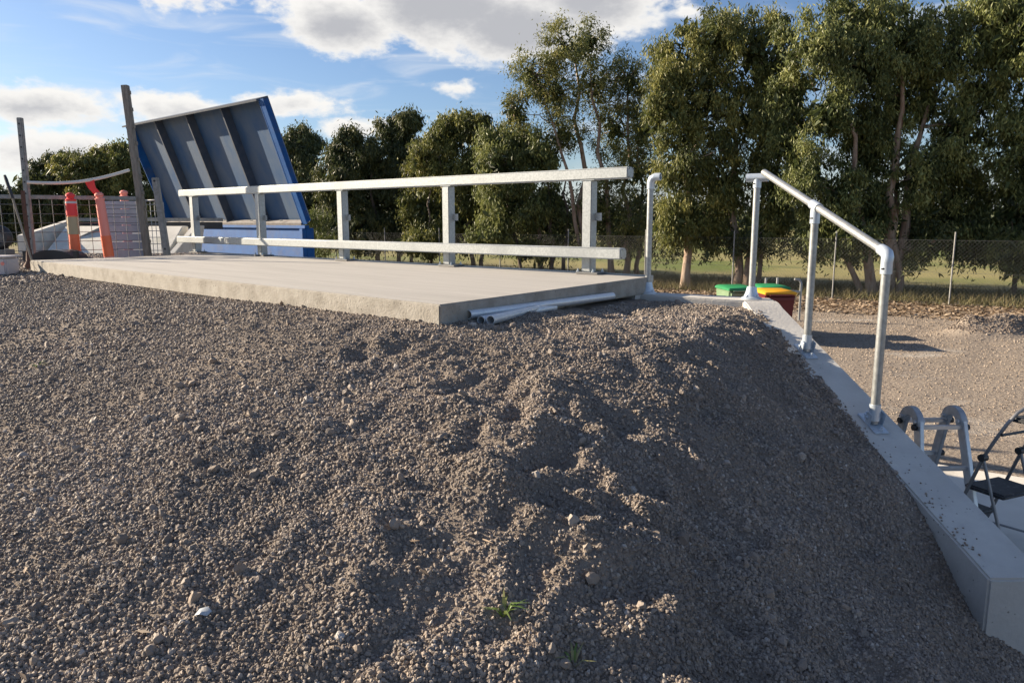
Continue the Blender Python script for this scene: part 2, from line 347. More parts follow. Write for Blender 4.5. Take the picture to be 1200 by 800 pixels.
def tag(o, label=None, cat=None, group=None, kind=None):
    if label: o['label'] = label
    if cat: o['category'] = cat
    if group: o['group'] = group
    if kind: o['kind'] = kind
    return o
def empty(name, loc, label=None, cat=None, group=None):
    o = bpy.data.objects.new(name, None); sc.collection.objects.link(o); o.location = loc; o.empty_display_size = .1
    return tag(o, label, cat, group)
def copy_tree(o, parent=None, delta=None):
    c = o.copy(); sc.collection.objects.link(c)
    if parent: c.parent = parent
    for ch in [x for x in bpy.data.objects if x.parent == o]: copy_tree(ch, c)
    return c
def np_mesh(name, verts, faces, m, parent=None, tint=None, smooth=False):
    verts = np.asarray(verts, dtype=np.float32); faces = np.asarray(faces, dtype=np.int32)
    me = bpy.data.meshes.new(name); nf, k = faces.shape
    me.vertices.add(len(verts)); me.vertices.foreach_set('co', verts.ravel())
    me.loops.add(nf*k); me.loops.foreach_set('vertex_index', faces.ravel())
    me.polygons.add(nf); me.polygons.foreach_set('loop_start', np.arange(nf, dtype=np.int32)*k)
    me.polygons.foreach_set('use_smooth', np.full(nf, smooth)); me.materials.append(m)
    if tint is not None:
        a = me.attributes.new('tint', 'FLOAT', 'POINT'); a.data.foreach_set('value', np.asarray(tint, dtype=np.float32))
    me.update(calc_edges=True); me.validate()
    o = bpy.data.objects.new(name, me); sc.collection.objects.link(o)
    if parent: o.parent = parent; o.matrix_parent_inverse = Matrix.Translation(-Vector(parent.location))
    return o

# vectorised value noise
_tab = rng.random((256, 256))
def vnoise(x, y, s, off=0):
    x = x/s+off*17.13; y = y/s+off*9.71
    xi = np.floor(x).astype(int); yi = np.floor(y).astype(int); fx = x-xi; fy = y-yi
    fx = fx*fx*(3-2*fx); fy = fy*fy*(3-2*fy)
    a = _tab[xi & 255, yi & 255]; b = _tab[(xi+1) & 255, yi & 255]; c = _tab[xi & 255, (yi+1) & 255]; d = _tab[(xi+1) & 255, (yi+1) & 255]
    return (a*(1-fx)+b*fx)*(1-fy)+(c*(1-fx)+d*fx)*fy-.5

GZ = -1.85                                                            # level of the lower yard
U = V(-.75, .6614, 0).normalized(); UN = V(.6614, .75, 0).normalized() # along / across the slab
RU = V(-.771, .6368, 0).normalized(); RN = V(.6368, .771, 0).normalized() # along / across the guard rail

# ---------------------------------------------------------------- embankment height
SC = V(-.426, 4.341, 0)                                                # near slab corner
SE = V(1.215, 6.53, 0)                                                 # far right slab corner
SL = V(-5.97, 9.232, 0)                                                # left front slab corner
SLB = SL + UN*2.66
CP = np.array([
 (-.43,4.33,-.125),(-1.6,5.36,-.13),(-3,6.6,-.148),(-4.5,7.93,-.148),(-6,9.2,-.145),(-8,11,-.14),(-10,13,-.14),
 (.1,5.0,-.15),(.5,5.55,-.152),(1.1,6.3,-.175),(1.5,6.1,-.18),(1.84,5.85,-.175),(1.90,5.5,-.23),(1.93,5.2,-.355),(1.97,4.7,-.52),(1.99,4.3,-.655),
 (2.0,3.9,-.79),(2.03,3.6,-.91),(2.05,3.35,-1.10),(2.07,3.12,-1.28),(2.2,2.8,-1.48),(2.5,2.6,-1.66),(2.9,2.2,-1.9),(3.4,3,-2.0),(3.4,1,-2.1),(2.9,0,-2.0),
 (1.55,5.45,-.175),(1.2,5.2,-.18),(1.45,4.85,-.25),(.9,4.6,-.20),(1.2,4.3,-.31),(1.6,4.3,-.47),(.7,3.8,-.30),(1.05,3.6,-.47),(1.5,3.5,-.74),
 (.5,3.1,-.44),(.95,2.9,-.68),(1.4,2.8,-.95),(1.75,2.75,-1.17),(.3,2.3,-.60),(.75,2.1,-.85),(1.3,2.0,-1.15),(.1,1.2,-.93),(.8,.9,-1.15),(1.8,1.2,-1.5),
 (0,0,-1.1),(-.3,3.4,-.32),(-1,3.0,-.40),(-1,2,-.64),(-2,3.5,-.42),(-2,2.2,-.62),(-3,4.5,-.40),(-3,2.5,-.66),(-4.5,5.5,-.38),(-5,3,-.72),(-7,6.5,-.40),(-7,3,-.8),
 (-1,1,-.9),(-2,0,-1.05),(-5,0,-1.1),(-9,8,-.40),(-10,4,-.8),(-12,10,-.3),(-12,0,-1.2)], dtype=float)
def tps(r): return np.where(r > 0, r*r*np.log(np.maximum(r, 1e-9)), 0)
_n = len(CP); _K = tps(np.hypot(CP[:,None,0]-CP[None,:,0], CP[:,None,1]-CP[None,:,1])) + np.eye(_n)*.01
_P = np.c_[np.ones(_n), CP[:,:2]]; _A = np.block([[_K, _P],[_P.T, np.zeros((3,3))]])
_W = np.linalg.solve(_A, np.r_[CP[:,2], 0, 0, 0])
def base_h(x, y):
    sh = x.shape; x = x.ravel(); y = y.ravel(); z = np.empty_like(x)
    for i in range(0, len(x), 40000):
        r = np.hypot(x[i:i+40000,None]-CP[None,:,0], y[i:i+40000,None]-CP[None,:,1])
        z[i:i+40000] = tps(r)@_W[:_n] + _W[_n] + _W[_n+1]*x[i:i+40000] + _W[_n+2]*y[i:i+40000]
    return z.reshape(sh)
DENTS = [(rng.uniform(-3.2, 1.9), rng.uniform(1.2, 5.2), rng.uniform(0, 3.14), rng.uniform(.02, .05)) for _ in range(75)]
def rough_h(x, y):
    """lumps, heel prints and loose clods"""
    right = 1/(1+np.exp(-(x*.9+y*.10+.15)*2.4))                         # the right shoulder is churned up, the left is even
    lum = vnoise(x, y, .42, 1)*.07 + vnoise(x, y, .21, 2)*.09 + vnoise(x, y, .11, 3)*.068
    fine = vnoise(x, y, .055, 4)*.028 + vnoise(x, y, .028, 5)*.010
    sm = vnoise(x, y, .9, 6)*.05 + vnoise(x, y, .3, 7)*.022
    z = lum*(.03+.97*right) + fine*(.40+.60*right) + sm*(.45-.2*right)
    low = np.clip((3.9-y)/1.4, 0, 1)*np.clip((x-.1)/.8, 0, 1); z = z+low*(vnoise(x, y, .33, 21)*.16+vnoise(x, y, .17, 22)*.08)
    for a, b, t, d in DENTS:
        dx = (x-a)*math.cos(t)+(y-b)*math.sin(t); dy = -(x-a)*math.sin(t)+(y-b)*math.cos(t)
        q = (dx/.15)**2+(dy/.065)**2
        z = z - d*np.exp(-q)*(.02+.98*right) + d*.6*np.exp(-(np.sqrt(q)-1.7)**2*2.2)*(.02+.98*right)
    return z
def ZT(y): return np.where(y > 5.86, -.1465, -.1465-.323*(5.92-y))
def wing_x(y): return 1.957+(6.05-y)*.09
def emb_h(x, y, final=True):
    z = base_h(x, y); z = np.minimum(z, -.12)
    # flatten the relief near the concrete so that it stays below its edges
    n_sl = (x-SC.x)*UN.x+(y-SC.y)*UN.y
    dw = np.abs(x-(wing_x(y)-.12)) + np.where(y > 6.0, 1, 0)
    ease = np.clip(np.minimum(np.abs(n_sl)/.25, 1), .15, 1)*np.clip(dw/.30, .05, 1)
    plateau = (n_sl > -.05)
    z = z + rough_h(x, y)*ease*np.where(plateau, .55, 1)
    z = np.minimum(z, np.where(n_sl > -.1, -.116, -.10))
    z = np.where((x > .55) & (y > 4.9), np.minimum(z, -.158-.05*np.clip((x-.5)/1.3, 0, 1)), z)
    z = np.where((dw < .14) & (y < 5.95) & (y > 3.95), np.minimum(z, ZT(y)+.012*vnoise(x, y, .12, 9)*2+.004), z)
    if final:
        wx = wing_x(y)
        z = np.where((y > 3.07) & (y < 6.3) & (x > wx-.055), -2.3, z)    # ends inside the wing wall
        lw = (x-1.19)*.506+(y-6.50)*.862                              # across the level wall
        z = np.where((lw > .0) & (x > 1.16) , -2.3, z)
        n_r = (x-SE.x)*RN.x+(y-SE.y)*RN.y
        z = np.where((n_r > -.02) & (x > -5.3), -2.3, z)
        z = np.where((n_r > 1.6), -2.3, z)
    return z
def grid_axis(segs):
    a = [segs[0][0]]
    for lo, hi, st in segs:
        k = int(round((hi-lo)/st)); a += list(np.linspace(lo, hi, k+1)[1:])
    return np.array(a)
def sheet(name, xs, ys, hf, m):
    X, Y = np.meshgrid(xs, ys); Z = hf(X, Y)
    nx, ny = len(xs), len(ys); idx = np.arange(nx*ny).reshape(ny, nx)
    F = np.stack([idx[:-1,:-1], idx[:-1,1:], idx[1:,1:], idx[1:,:-1]], -1).reshape(-1, 4)
    return np_mesh(name, np.stack([X, Y, Z], -1).reshape(-1, 3), F, m, smooth=True)
xs = grid_axis([(-14,-6,.12),(-6,-3,.05),(-3,2.4,.02),(2.4,3.4,.05)]); ys = grid_axis([(-3,.9,.1),(.9,5,.02),(5,7,.03),(7,14,.08)])
tag(sheet('gravel_embankment', xs, ys, emb_h, MT['gravel_base']), kind='structure', label='grey gravel embankment with churned up shoulder')

# ---------------------------------------------------------------- loose stones (geometry nodes, one object)
def stones_object(name, P, S, seed, sub=2, material=None):
    me = bpy.data.meshes.new(name); me.vertices.add(len(P)); me.vertices.foreach_set('co', P.astype(np.float32).ravel())
    a = me.attributes.new('scl', 'FLOAT_VECTOR', 'POINT'); a.data.foreach_set('vector', S.astype(np.float32).ravel())
    a = me.attributes.new('rot', 'FLOAT_VECTOR', 'POINT'); a.data.foreach_set('vector', (rng.random((len(P), 3))*6.283).astype(np.float32).ravel())
    o = bpy.data.objects.new(name, me); sc.collection.objects.link(o); me.materials.append(material)
    g = bpy.data.node_groups.new(name+'_nodes', 'GeometryNodeTree')
    g.interface.new_socket('Geometry', in_out='INPUT', socket_type='NodeSocketGeometry'); g.interface.new_socket('Geometry', in_out='OUTPUT', socket_type='NodeSocketGeometry')
    n, l = g.nodes, g.links; gi = n.new('NodeGroupInput'); go = n.new('NodeGroupOutput')
    jn = n.new('GeometryNodeJoinGeometry')
    for k in range(9):
        ico = n.new('GeometryNodeMeshIcoSphere'); ico.inputs['Radius'].default_value = .5; ico.inputs['Subdivisions'].default_value = sub
        sp = n.new('GeometryNodeSetPosition'); l.new(ico.outputs['Mesh'], sp.inputs['Geometry'])
        nz = n.new('ShaderNodeTexNoise'); nz.noise_dimensions = '4D'; nz.inputs['W'].default_value = seed+k*7.7; nz.inputs['Scale'].default_value = 1.7; nz.inputs['Detail'].default_value = 2
        sb = n.new('ShaderNodeVectorMath'); sb.operation = 'SUBTRACT'; sb.inputs[1].default_value = (.5,.5,.5); l.new(nz.outputs['Color'], sb.inputs[0])
        s2 = n.new('ShaderNodeVectorMath'); s2.operation = 'SCALE'; s2.inputs['Scale'].default_value = 1.15; l.new(sb.outputs[0], s2.inputs[0])
        l.new(s2.outputs[0], sp.inputs['Offset'])
        sm = n.new('GeometryNodeSetMaterial'); sm.inputs['Material'].default_value = material; l.new(sp.outputs[0], sm.inputs['Geometry'])
        gt = n.new('GeometryNodeGeometryToInstance'); l.new(sm.outputs[0], gt.inputs[0]); l.new(gt.outputs[0], jn.inputs[0])
    ip = n.new('GeometryNodeInstanceOnPoints'); l.new(gi.outputs[0], ip.inputs['Points']); l.new(jn.outputs[0], ip.inputs['Instance'])
    ip.inputs['Pick Instance'].default_value = True
    def at(nm):
        x = n.new('GeometryNodeInputNamedAttribute'); x.data_type = 'FLOAT_VECTOR'; x.inputs[0].default_value = nm; return x.outputs[0]
    e2r = n.new('FunctionNodeEulerToRotation'); l.new(at('rot'), e2r.inputs[0]); l.new(e2r.outputs[0], ip.inputs['Rotation']); l.new(at('scl'), ip.inputs['Scale'])
    l.new(ip.outputs[0], go.inputs[0])
    md = o.modifiers.new('stones', 'NODES'); md.node_group = g
    return o
def scatter(x0, x1, y0, y1, dens, dmin, dmax, power, keep):
    n = int((x1-x0)*(y1-y0)*dens); x = rng.uniform(x0, x1, n); y = rng.uniform(y0, y1, n)
    k = keep(x, y); x = x[k]; y = y[k]; z = emb_h(x, y)
    k = z > -2.1; x, y, z = x[k], y[k], z[k]
    pm = vnoise(x, y, .8, 31)+.6*vnoise(x, y, .25, 32)
    k = rng.random(len(x)) < np.clip(.95+1.0*pm, .55, 1); x, y, z, pm = x[k], y[k], z[k], pm[k]
    d = dmin+(dmax-dmin)*rng.random(len(x))**(power*np.clip(1-1.1*pm, .6, 1.7))
    S = d[:,None]*np.stack([rng.uniform(.8,1.35,len(x)), rng.uniform(.75,1.1,len(x)), rng.uniform(.6,.95,len(x))], 1)
    return np.stack([x, y, z+d*rng.uniform(-.15,.33,len(x))], 1), S
def inview(x, y, lo, hi):
    n_sl = (x-SC.x)*UN.x+(y-SC.y)*UN.y; v = (x-SC.x)*U.x+(y-SC.y)*U.y
    inslab = (n_sl > .0) & (v > 0) & (v < 7.45)
    return (np.hypot(x, y) >= lo) & (np.hypot(x, y) < hi) & (np.abs(x) < .78*y+.7) & ~inslab
A = [scatter(-2.7, 3.3, .9, 4.0, 22000, .0045, .017, 2.3, lambda x, y: inview(x, y, 1.0, 3.2)),
     scatter(-4.2, 3.3, 1.5, 6.2, 12000, .006, .018, 2.3, lambda x, y: inview(x, y, 3.2, 5.2)),
     scatter(-9.5, 3.3, 3, 12, 4500, .009, .023, 2.0, lambda x, y: inview(x, y, 5.2, 9.5)),
     scatter(-13, -3, 7, 13.5, 900, .02, .045, 1.8, lambda x, y: inview(x, y, 9.5, 17)),
     scatter(-4, 2.8, .9, 6.5, 55, .022, .045, 2.2, lambda x, y: inview(x, y, 1.0, 7))]
P = np.concatenate([a[0] for a in A]); S = np.concatenate([a[1] for a in A])
tag(stones_object('gravel', P, S, 1.0, 2, MT['gravel']), kind='stuff', label='loose crushed grey gravel stones')

# ---------------------------------------------------------------- lower yard, paddock
def yard_h(x, y):
    D = x*.56+y*.83
    z = GZ+vnoise(x, y, 1.6, 11)*.05+vnoise(x, y, .35, 12)*.025*(y < 40)
    for a, b, rx, ry, h in MOUNDS:
        z = z+h*np.exp(-(((x-a)/rx)**2+((y-b)/ry)**2))*(1+.5*vnoise(x, y, .3, 13))
    # under the pad and around the dock keep it flat
    near = np.clip((np.hypot(x-3.5, y-5)-2.2)/1.5, 0, 1); z = GZ+(z-GZ)*near-.02*(1-near)
    z = z+np.clip((D-60)/500, 0, 1)*4.0
    return np.where((x < -6) & (y < 15), z-.3, z)
MOUNDS = [(9.5,15.2,.45,.28,.32),(10.3,15.1,.55,.32,.36),(9.9,14.7,.9,.25,.10),(12.0,14.6,.8,.45,.42),(11.1,14.3,.5,.25,.15)]
xs = grid_axis([(-900,-200,50),(-200,-40,8),(-40,0,1.5),(0,2,.4),(2,16,.12),(16,40,1.0),(40,200,8),(200,900,50)])
ys = grid_axis([(-60,0,6),(0,4,.5),(4,20,.12),(20,45,.8),(45,200,8),(200,1600,60)])
tag(sheet('ground', xs, ys, yard_h, MT['ground']), kind='structure', label='flat gravel yard running into a dry green paddock')

# far wooded rise behind the paddock
def leaf_cloud(centres, radii, n_each, size, droop=.7, flat=1.0, tlo=0, thi=1, shell=.35, aspect=.26):
    """many small leaf quads through clumps; returns verts, faces, tint"""
    centres = np.asarray(centres, float); radii = np.asarray(radii, float)
    if radii.ndim == 1: radii = np.stack([radii, radii, radii*flat], 1)
    cidx = np.repeat(np.arange(len(centres)), n_each); n = len(cidx)
    d = rng.normal(size=(n, 3)); d /= np.linalg.norm(d, axis=1)[:,None]
    rad = (shell+(1-shell)*np.minimum(np.abs(rng.normal(size=n))*.62+.12, 1.7))[:,None]
    # sprays: leaves gather on short twigs
    p = centres[cidx]+d*rad*radii[cidx]
    p = p+rng.normal(size=(n, 3))*.02
    ln = size*rng.uniform(.6, 1.35, n)
    h = rng.normal(size=(n, 3)); h[:,2] = h[:,2]*.5-droop*2.0; h /= np.linalg.norm(h, axis=1)[:,None]
    s = np.cross(h, rng.normal(size=(n, 3))); s /= np.linalg.norm(s, axis=1)[:,None]+1e-9
    tip = p+h*ln[:,None]; mid = p+h*(ln*.45)[:,None]; wd = (ln*aspect*.5)[:,None]
    nb = np.cross(h, s)*(ln*.06)[:,None]
    vs = np.stack([p, mid+s*wd+nb, tip, mid-s*wd+nb], 1).reshape(-1, 3)
    F = np.arange(n*4).reshape(-1, 4)
    ct = rng.random(len(centres))[cidx]
    t = np.clip(tlo+(thi-tlo)*(.55*ct+.45*rng.random(n)), 0, 1)
    return vs, F, np.repeat(t, 4)
cs = []; rs = []
for i in range(260):
    a = rng.uniform(-1.0, 1.0); d = rng.uniform(150, 210); cs.append((d*math.tan(a*.95), d, GZ+.6+rng.uniform(.5, 3.5)+1.0)); rs.append(rng.uniform(2.5, 5))
vs, F, t = leaf_cloud(cs, rs, 60, 1.6, .2, .5, 0, .6, aspect=.6)
tag(np_mesh('distant_wood', vs, F, MT['leaf_dark'], tint=t), kind='stuff', label='distant dark wood on the far side of the paddock')

# ---------------------------------------------------------------- concrete slab and dock wall
def poly_slab(poly, z0, z1): return MB().prism([(p.x, p.y, z0) for p in poly], (0, 0, z1-z0))
sl_o = poly_slab([SC, SE, SLB, SL], -.145, 0).build('concrete_slab', MT['concrete'], bevel=.008)
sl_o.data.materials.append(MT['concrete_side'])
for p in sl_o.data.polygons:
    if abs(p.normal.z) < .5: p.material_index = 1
tag(sl_o, kind='structure', label='raised concrete unloading slab with broomed top')
# crack/joint line on the slab front, a slim recessed strip
# steel angle along the far edge of the slab
e0 = SE+RU*.0+V(0,0,-.02); e1 = SE+RU*7.8+V(0,0,-.02)
o = MB().bar(e0+RN*.03, e1+RN*.03, .05, .06).build('edge_angle', MT['galv']); tag(o, 'thin galvanised steel edging strip along the far edge of the slab', 'edging')
wl = MB().prism([(SE.x, SE.y, -2.0)+(), (SE.x+RU.x*8.1, SE.y+RU.y*8.1, -2.0), (SE.x+RU.x*8.1-RN.x*.25, SE.y+RU.y*8.1-RN.y*.25, -2.0), (SE.x-RN.x*.25, SE.y-RN.y*.25, -2.0)], (0,0,1.853)).build('dock_wall', MT['concrete_wall'])
tag(wl, 'vertical concrete dock wall under the guard rail edge of the slab', 'retaining wall')

# level wall + wing wall in one casting
KY = 5.92; SLP = .323
def wt(y): return -.146 if y >= KY else -.146-SLP*(KY-y)
cw = MB()
ld = V(.862, -.506, 0).normalized(); lnn = V(.506, .862, 0)
A0 = V(1.19, 6.50, 0)-ld*.22
ys_ = [6.08, 5.92, 3.06]
# level part
pA = [A0-lnn*.12, V(wing_x(5.95)-.125, 5.93, 0), V(wing_x(6.1)+.155, 5.9, 0), V(2.14, 6.12, 0), A0+lnn*.16]
cw.prism([(p.x, p.y, -2.0) for p in pA], (0, 0, 1.854))
level = cw.build('level_wall', MT['concrete_wall'], bevel=.012)
wroot = empty('wing_wall', (wing_x(4.5), 4.5, GZ), 'smooth pale concrete wing wall stepping level then sloping down beside the gravel', 'retaining wall')
level.parent = wroot; level.matrix_parent_inverse = Matrix.Translation(-wroot.location)
sw = MB(); prof = []
yv = [5.925, 5.80, 3.06]
def ztop(y): 
    return -.1465-SLP*(5.92-y) if y < 5.86 else -.1465-(5.925-y)*.16
top = [5.925, 5.86, 5.78, 3.06]
vs = []
for y in top:
    for xo in (-.122, .15): vs.append((wing_x(y)+xo+(.0 if xo > 0 else 0), y, ztop(y)))
for y in top:
    for xo in (-.122, .15): vs.append((wing_x(y)+xo, y, -2.0))
n = len(top); fs = []
for i in range(n-1):
    a = 2*i; b = a+2; fs += [(a, a+1, b+1, b), (2*n+a, 2*n+b, 2*n+b+1, 2*n+a+1), (a, b, 2*n+b, 2*n+a), (a+1, 2*n+a+1, 2*n+b+1, b+1)]
fs += [(0, 2*n, 2*n+1, 1), (2*n-2, 2*n-1, 4*n-1, 4*n-2)]
sw.add(vs, fs); slope = sw.build('sloping_wall', MT['concrete_wall'], wroot, bevel=.010)
# landing behind the level wall with a steel nosing
lp = [A0+lnn*.17+ld*.3, V(1.98,6.22,0), V(2.06,7.08,0), V(1.35,7.35,0)]
lo = poly_slab(lp, -.42, -.285).build('stair_landing', MT['concrete_wall']); tag(lo, kind='structure', label='low concrete stair landing behind the wall')
no = MB().tube([V(1.30,7.33,-.245), V(2.05,7.10,-.245)], .02, 8).build('landing_nosing', MT['galv_pipe']); tag(no, 'thin galvanised bar along the far edge of the landing behind the level wall', 'edging')

# lower pad
pp = [V(2.3,7.55,0), V(4.03,6.90,0), V(4.75,6.42,0), V(7.5,4.8,0), V(6.3,2.6,0), V(2.3,2.9,0)]
tag(poly_slab(pp, GZ-.1, GZ+.03).build('concrete_pad', MT['pad'], bevel=.01), kind='structure', label='pale concrete pad at the foot of the wing wall')

# ---------------------------------------------------------------- guard rail
P0 = V(.709, 6.885, 0); gp = [P0+RU*(1.795*k) for k in range(5)]
g = empty('guard_rail', gp[2], 'square galvanised guard rail with two beams on five posts along the far slab edge', 'guard rail')
for k, p in enumerate(gp):
    po = MB().box(p+V(0,0,.4315), RU, RN, (0,0,1), .1, .1, .823).build('post', MT['galv'], g, bevel=.008)
    bp = MB().box(p+RN*.0-RU*.03+V(0,0,.011), RU, RN, (0,0,1), .24, .17, .018).build('base_plate', MT['steel_worn'], g, bevel=.003)
    for a, b in ((-.09,-.065),(.075,-.065),(-.11,.06),(.075,.06)):
        MB().lathe(p+RU*a+RN*b+V(0,0,.0205), [(.013,0),(.013,.012),(.007,.0125),(.007,.03)], 6).build('bolt', MT['zinc'], bp)
    MB().box(p-RU*.085+RN*.02+V(0,0,.52), RU, RN, (0,0,1), .07, .006, .07).build('bracket', MT['galv'], g, bevel=.002)
    MB().box(p+V(0,0,.846), RU, RN, (0,0,1), .15, .1, .005).build('cap_plate', MT['galv'], g)
def hollow_beam(a, b, s, name):
    mb = MB(); d = (b-a).normalized(); sd = RN; up = V(0,0,1); wthk = .005
    mb.bar(a, b, s, s); o = mb.build(name, MT['galv'], g, bevel=.010, seg=3)
    for e, sg in ((a, -1), (b, 1)):
        MB().box(e+d*sg*.002, d, sd, up, .004, s-.018, s-.018).build('end_cap', MT['galv'], o)
    for i, j in ((-1,1),(1,1),(1,-1),(-1,-1)):
        MB().box(a-d*.005+sd*i*.035+up*j*.035, d, sd, up, .004, .01, .01).build('drain_hole', MT['rubber'], o)
    return o
t0 = P0-RU*.42+V(0,0,.898); t1 = P0+RU*7.55+V(0,0,.898)
hollow_beam(t0, t1, .1, 'top_beam')
b0 = P0-RU*.43-RN*.103+V(0,0,.2); b1 = P0+RU*7.50-RN*.103+V(0,0,.2)
hollow_beam(b0, b1, .1, 'lower_beam')

# ---------------------------------------------------------------- pipe handrail
HP = [V(1.957,6.05,-.146), V(2.045,5.08,-.1465-SLP*.84), V(2.122,4.22,-.1465-SLP*1.70)]
PR = .0255
def flange_flat(p, parent, m=None):
    bf = MB().lathe(p+V(0,0,.001), [(.082,0),(.082,.010),(.060,.022),(.046,.06),(.038,.10),(.032,.101)], 20).build('base_flange', MT['zinc'], parent)
    for k in range(4):
        a = k*math.pi/2+.6
        MB().lathe(p+V(math.cos(a)*.058, math.sin(a)*.058, .015), [(.012,0),(.012,.014),(.006,.015),(.006,.026)], 6).build('bolt', MT['zinc'], bf)
h = empty('pipe_handrail', HP[1], 'galvanised round pipe handrail sloping down the wing wall on three posts', 'handrail')
wd = V(.09,-1,-SLP).normalized()
for k, p in enumerate(HP):
    MB().tube([p+V(0,0,.01), p+V(0,0,.955 if k else .985)], PR, 18).build('post', MT['galv_pipe'], h)
flange_flat(HP[0], h)
sd = V(1,.09,0).normalized(); nw = sd.cross(wd).normalized()
if nw.z < 0: nw = -nw
for p in HP[1:]:
    # adjustable angle base: plate on the slope, two ears, a socket round the pipe
    bp = MB().box(p+nw*.006-wd*.01, wd, sd, nw, .215, .085, .011).build('base_plate', MT['zinc'], h, bevel=.004)
    for s_ in (-1, 1):
        MB().box(p+V(0,0,.045)+sd*s_*.041+wd*.012, wd, sd, nw, .05, .007, .085).build('ear', MT['zinc'], bp, bevel=.003)
    MB().tube([p+V(0,0,.03), p+V(0,0,.125)], .032, 18).build('socket', MT['zinc'], h)
    MB().tube([p+V(0,0,.05)-sd*.055, p+V(0,0,.05)+sd*.055], .009, 8).build('pin', MT['zinc'], h)
    for s_ in (-.09, .075):
        MB().lathe(p+wd*s_+nw*.012, [(.014,0),(.014,.012),(.007,.013),(.007,.024)], 6, nw).build('bolt', MT['zinc'], bp)
T = [p+V(0,0,1.0) for p in HP]
sl0 = T[1]-wd*(.88); 
# sloping top pipe, hollow upper end
dn = (T[2]-T[1]).normalized()
MB().tube([T[1]-dn*.90, T[2]-dn*.03], PR, 20, hollow=.022).build('sloping_pipe', MT['galv_pipe'], h)
# tee on the first post
tl = V(.862,-.506,0).normalized()
MB().tube([T[0]-tl*.085-V(0,0,.03), T[0]+tl*.085-V(0,0,.03)], .033, 18, hollow=.027).build('tee_fitting', MT['zinc'], h)
MB().tube([T[0]+V(0,0,-.11), T[0]+V(0,0,-.04)], .032, 18).build('collar', MT['zinc'], h)
MB().tube([T[1]-dn*.05, T[1]+dn*.05], .032, 18).build('tee_fitting', MT['zinc'], h)
MB().tube([T[1]+V(0,0,-.115), T[1]+V(0,0,-.02)], .032, 18).build('collar', MT['zinc'], h)
# elbow on the last post
arc = [T[2]-dn*.07, T[2]-dn*.03, T[2]-dn*.005+V(0,0,-.003), T[2]+V(0,0,-.02)+dn*.004, T[2]+V(0,0,-.05), T[2]+V(0,0,-.115)]
MB().tube(arc, [.032,.033,.034,.034,.032,.032], 18).build('elbow_fitting', MT['zinc'], h)
# set screws
for t_, dd in ((T[0],-.08),(T[1],-.08),(T[2],-.085)):
    MB().tube([t_+V(-.03,-.03,dd), t_+V(-.045,-.04,dd)], .006, 6).build('grub_screw', MT['black_pl'], h)

LP = V(1.19, 6.50, -.146)
q = empty('handrail_post', LP, 'lone galvanised pipe post with an open elbow on top, between slab end and handrail', 'handrail post')
MB().tube([LP+V(0,0,.01), LP+V(0,0,.955)], PR, 18).build('pipe', MT['galv_pipe'], q)
e = [LP+V(0,0,.90), LP+V(0,0,.955), LP+V(0,0,.985)+tl*.012, LP+V(0,0,1.0)+tl*.04, LP+V(0,0,1.0)+tl*.085]
MB().tube(e, [.032,.033,.034,.033,.032], 18, hollow=.026).build('elbow_fitting', MT['zinc'], q)
flange_flat(LP, q)

# ---------------------------------------------------------------- loose pipes on the gravel by the slab end
rods = [((-.27,4.545,-.085),(.80,5.90,-.105),'longest of the three galvanised pipes lying along the slab end, against the concrete'),
        ((-.19,4.50,-.115),(.30,5.27,-.125),'middle galvanised pipe of the three beside the slab end'),
        ((-.13,4.44,-.105),(.24,5.23,-.11),'outermost short galvanised pipe of the three beside the slab end, nearest the camera')]
for a, b, lb in rods:
    tag(MB().tube([a, b], PR+.003, 18, hollow=.0245).build('loose_pipe', MT['pipe_sunlit']), lb, 'pipe', 'loose pipes beside the slab')

# ---------------------------------------------------------------- blue bin with raised lid
bi = empty('skip_bin', (-5.7,20.4,GZ), 'big blue steel bin with its ribbed lid raised, behind the guard rail', 'skip bin')
KS = 1.7
Q = V(-3.33*KS,12.0*KS,.41); LE = 4.85*KS; tv = (V(-.6614,-.75,0)*.655+V(0,0,1.82))*KS; th = tv.length; tn = tv.normalized()
fn = U.cross(tn).normalized()
if fn.y > 0: fn = -fn                                                   # towards the open side
# skin
lid = MB().box(Q+U*LE/2+tn*th/2-fn*.25, U, tn, fn, LE+.02, th, .012).build('lid', MT['blue_mottled'], bi)
ribs = [1.25, 2.5, 3.75]
for s_ in ribs:
    MB().box(Q+U*s_*(LE/5.0)*1.0+tn*th/2-fn*.12, U, tn, fn, .06, th-.05, .24).build('rib', MT['rib_blue'], lid)
MB().box(Q-U*.01+tn*th/2-fn*.09, U, tn, fn, .03, th+.02, .28).build('side_frame', MT['blue'], lid)
MB().box(Q-U*.12+tn*th/2+fn*.03, U, tn, fn, .21, th+.02, .03).build('side_flange', MT['blue'], lid)
MB().box(Q+U*(LE+.012)+tn*th/2-fn*.12, U, tn, fn, .03, th, .275).build('side_frame', MT['blue'], lid)
MB().box(Q+U*LE/2+tn*(th+.015)-fn*.06, U, tn, fn, LE+.06, .05, .36).build('top_frame', MT['rib_blue'], lid)
MB().box(Q+U*LE/2-tn*.01-fn*.05, U, tn, fn, LE, .08, .26).build('hinge_ledge', MT['ledge'], bi)
for s_ in (1.0, 2.6, 4.2, 5.8, 7.4):
    MB().tube([Q+U*(s_-.08)-tn*.05+fn*.03, Q+U*(s_+.08)-tn*.05+fn*.03], .03, 10).build('hinge_barrel', MT['blue'], lid)
    MB().box(Q+U*s_+tn*.09+fn*.035, U, tn, fn, .12, .035, .02).build('lug', MT['galv_pipe'], lid)
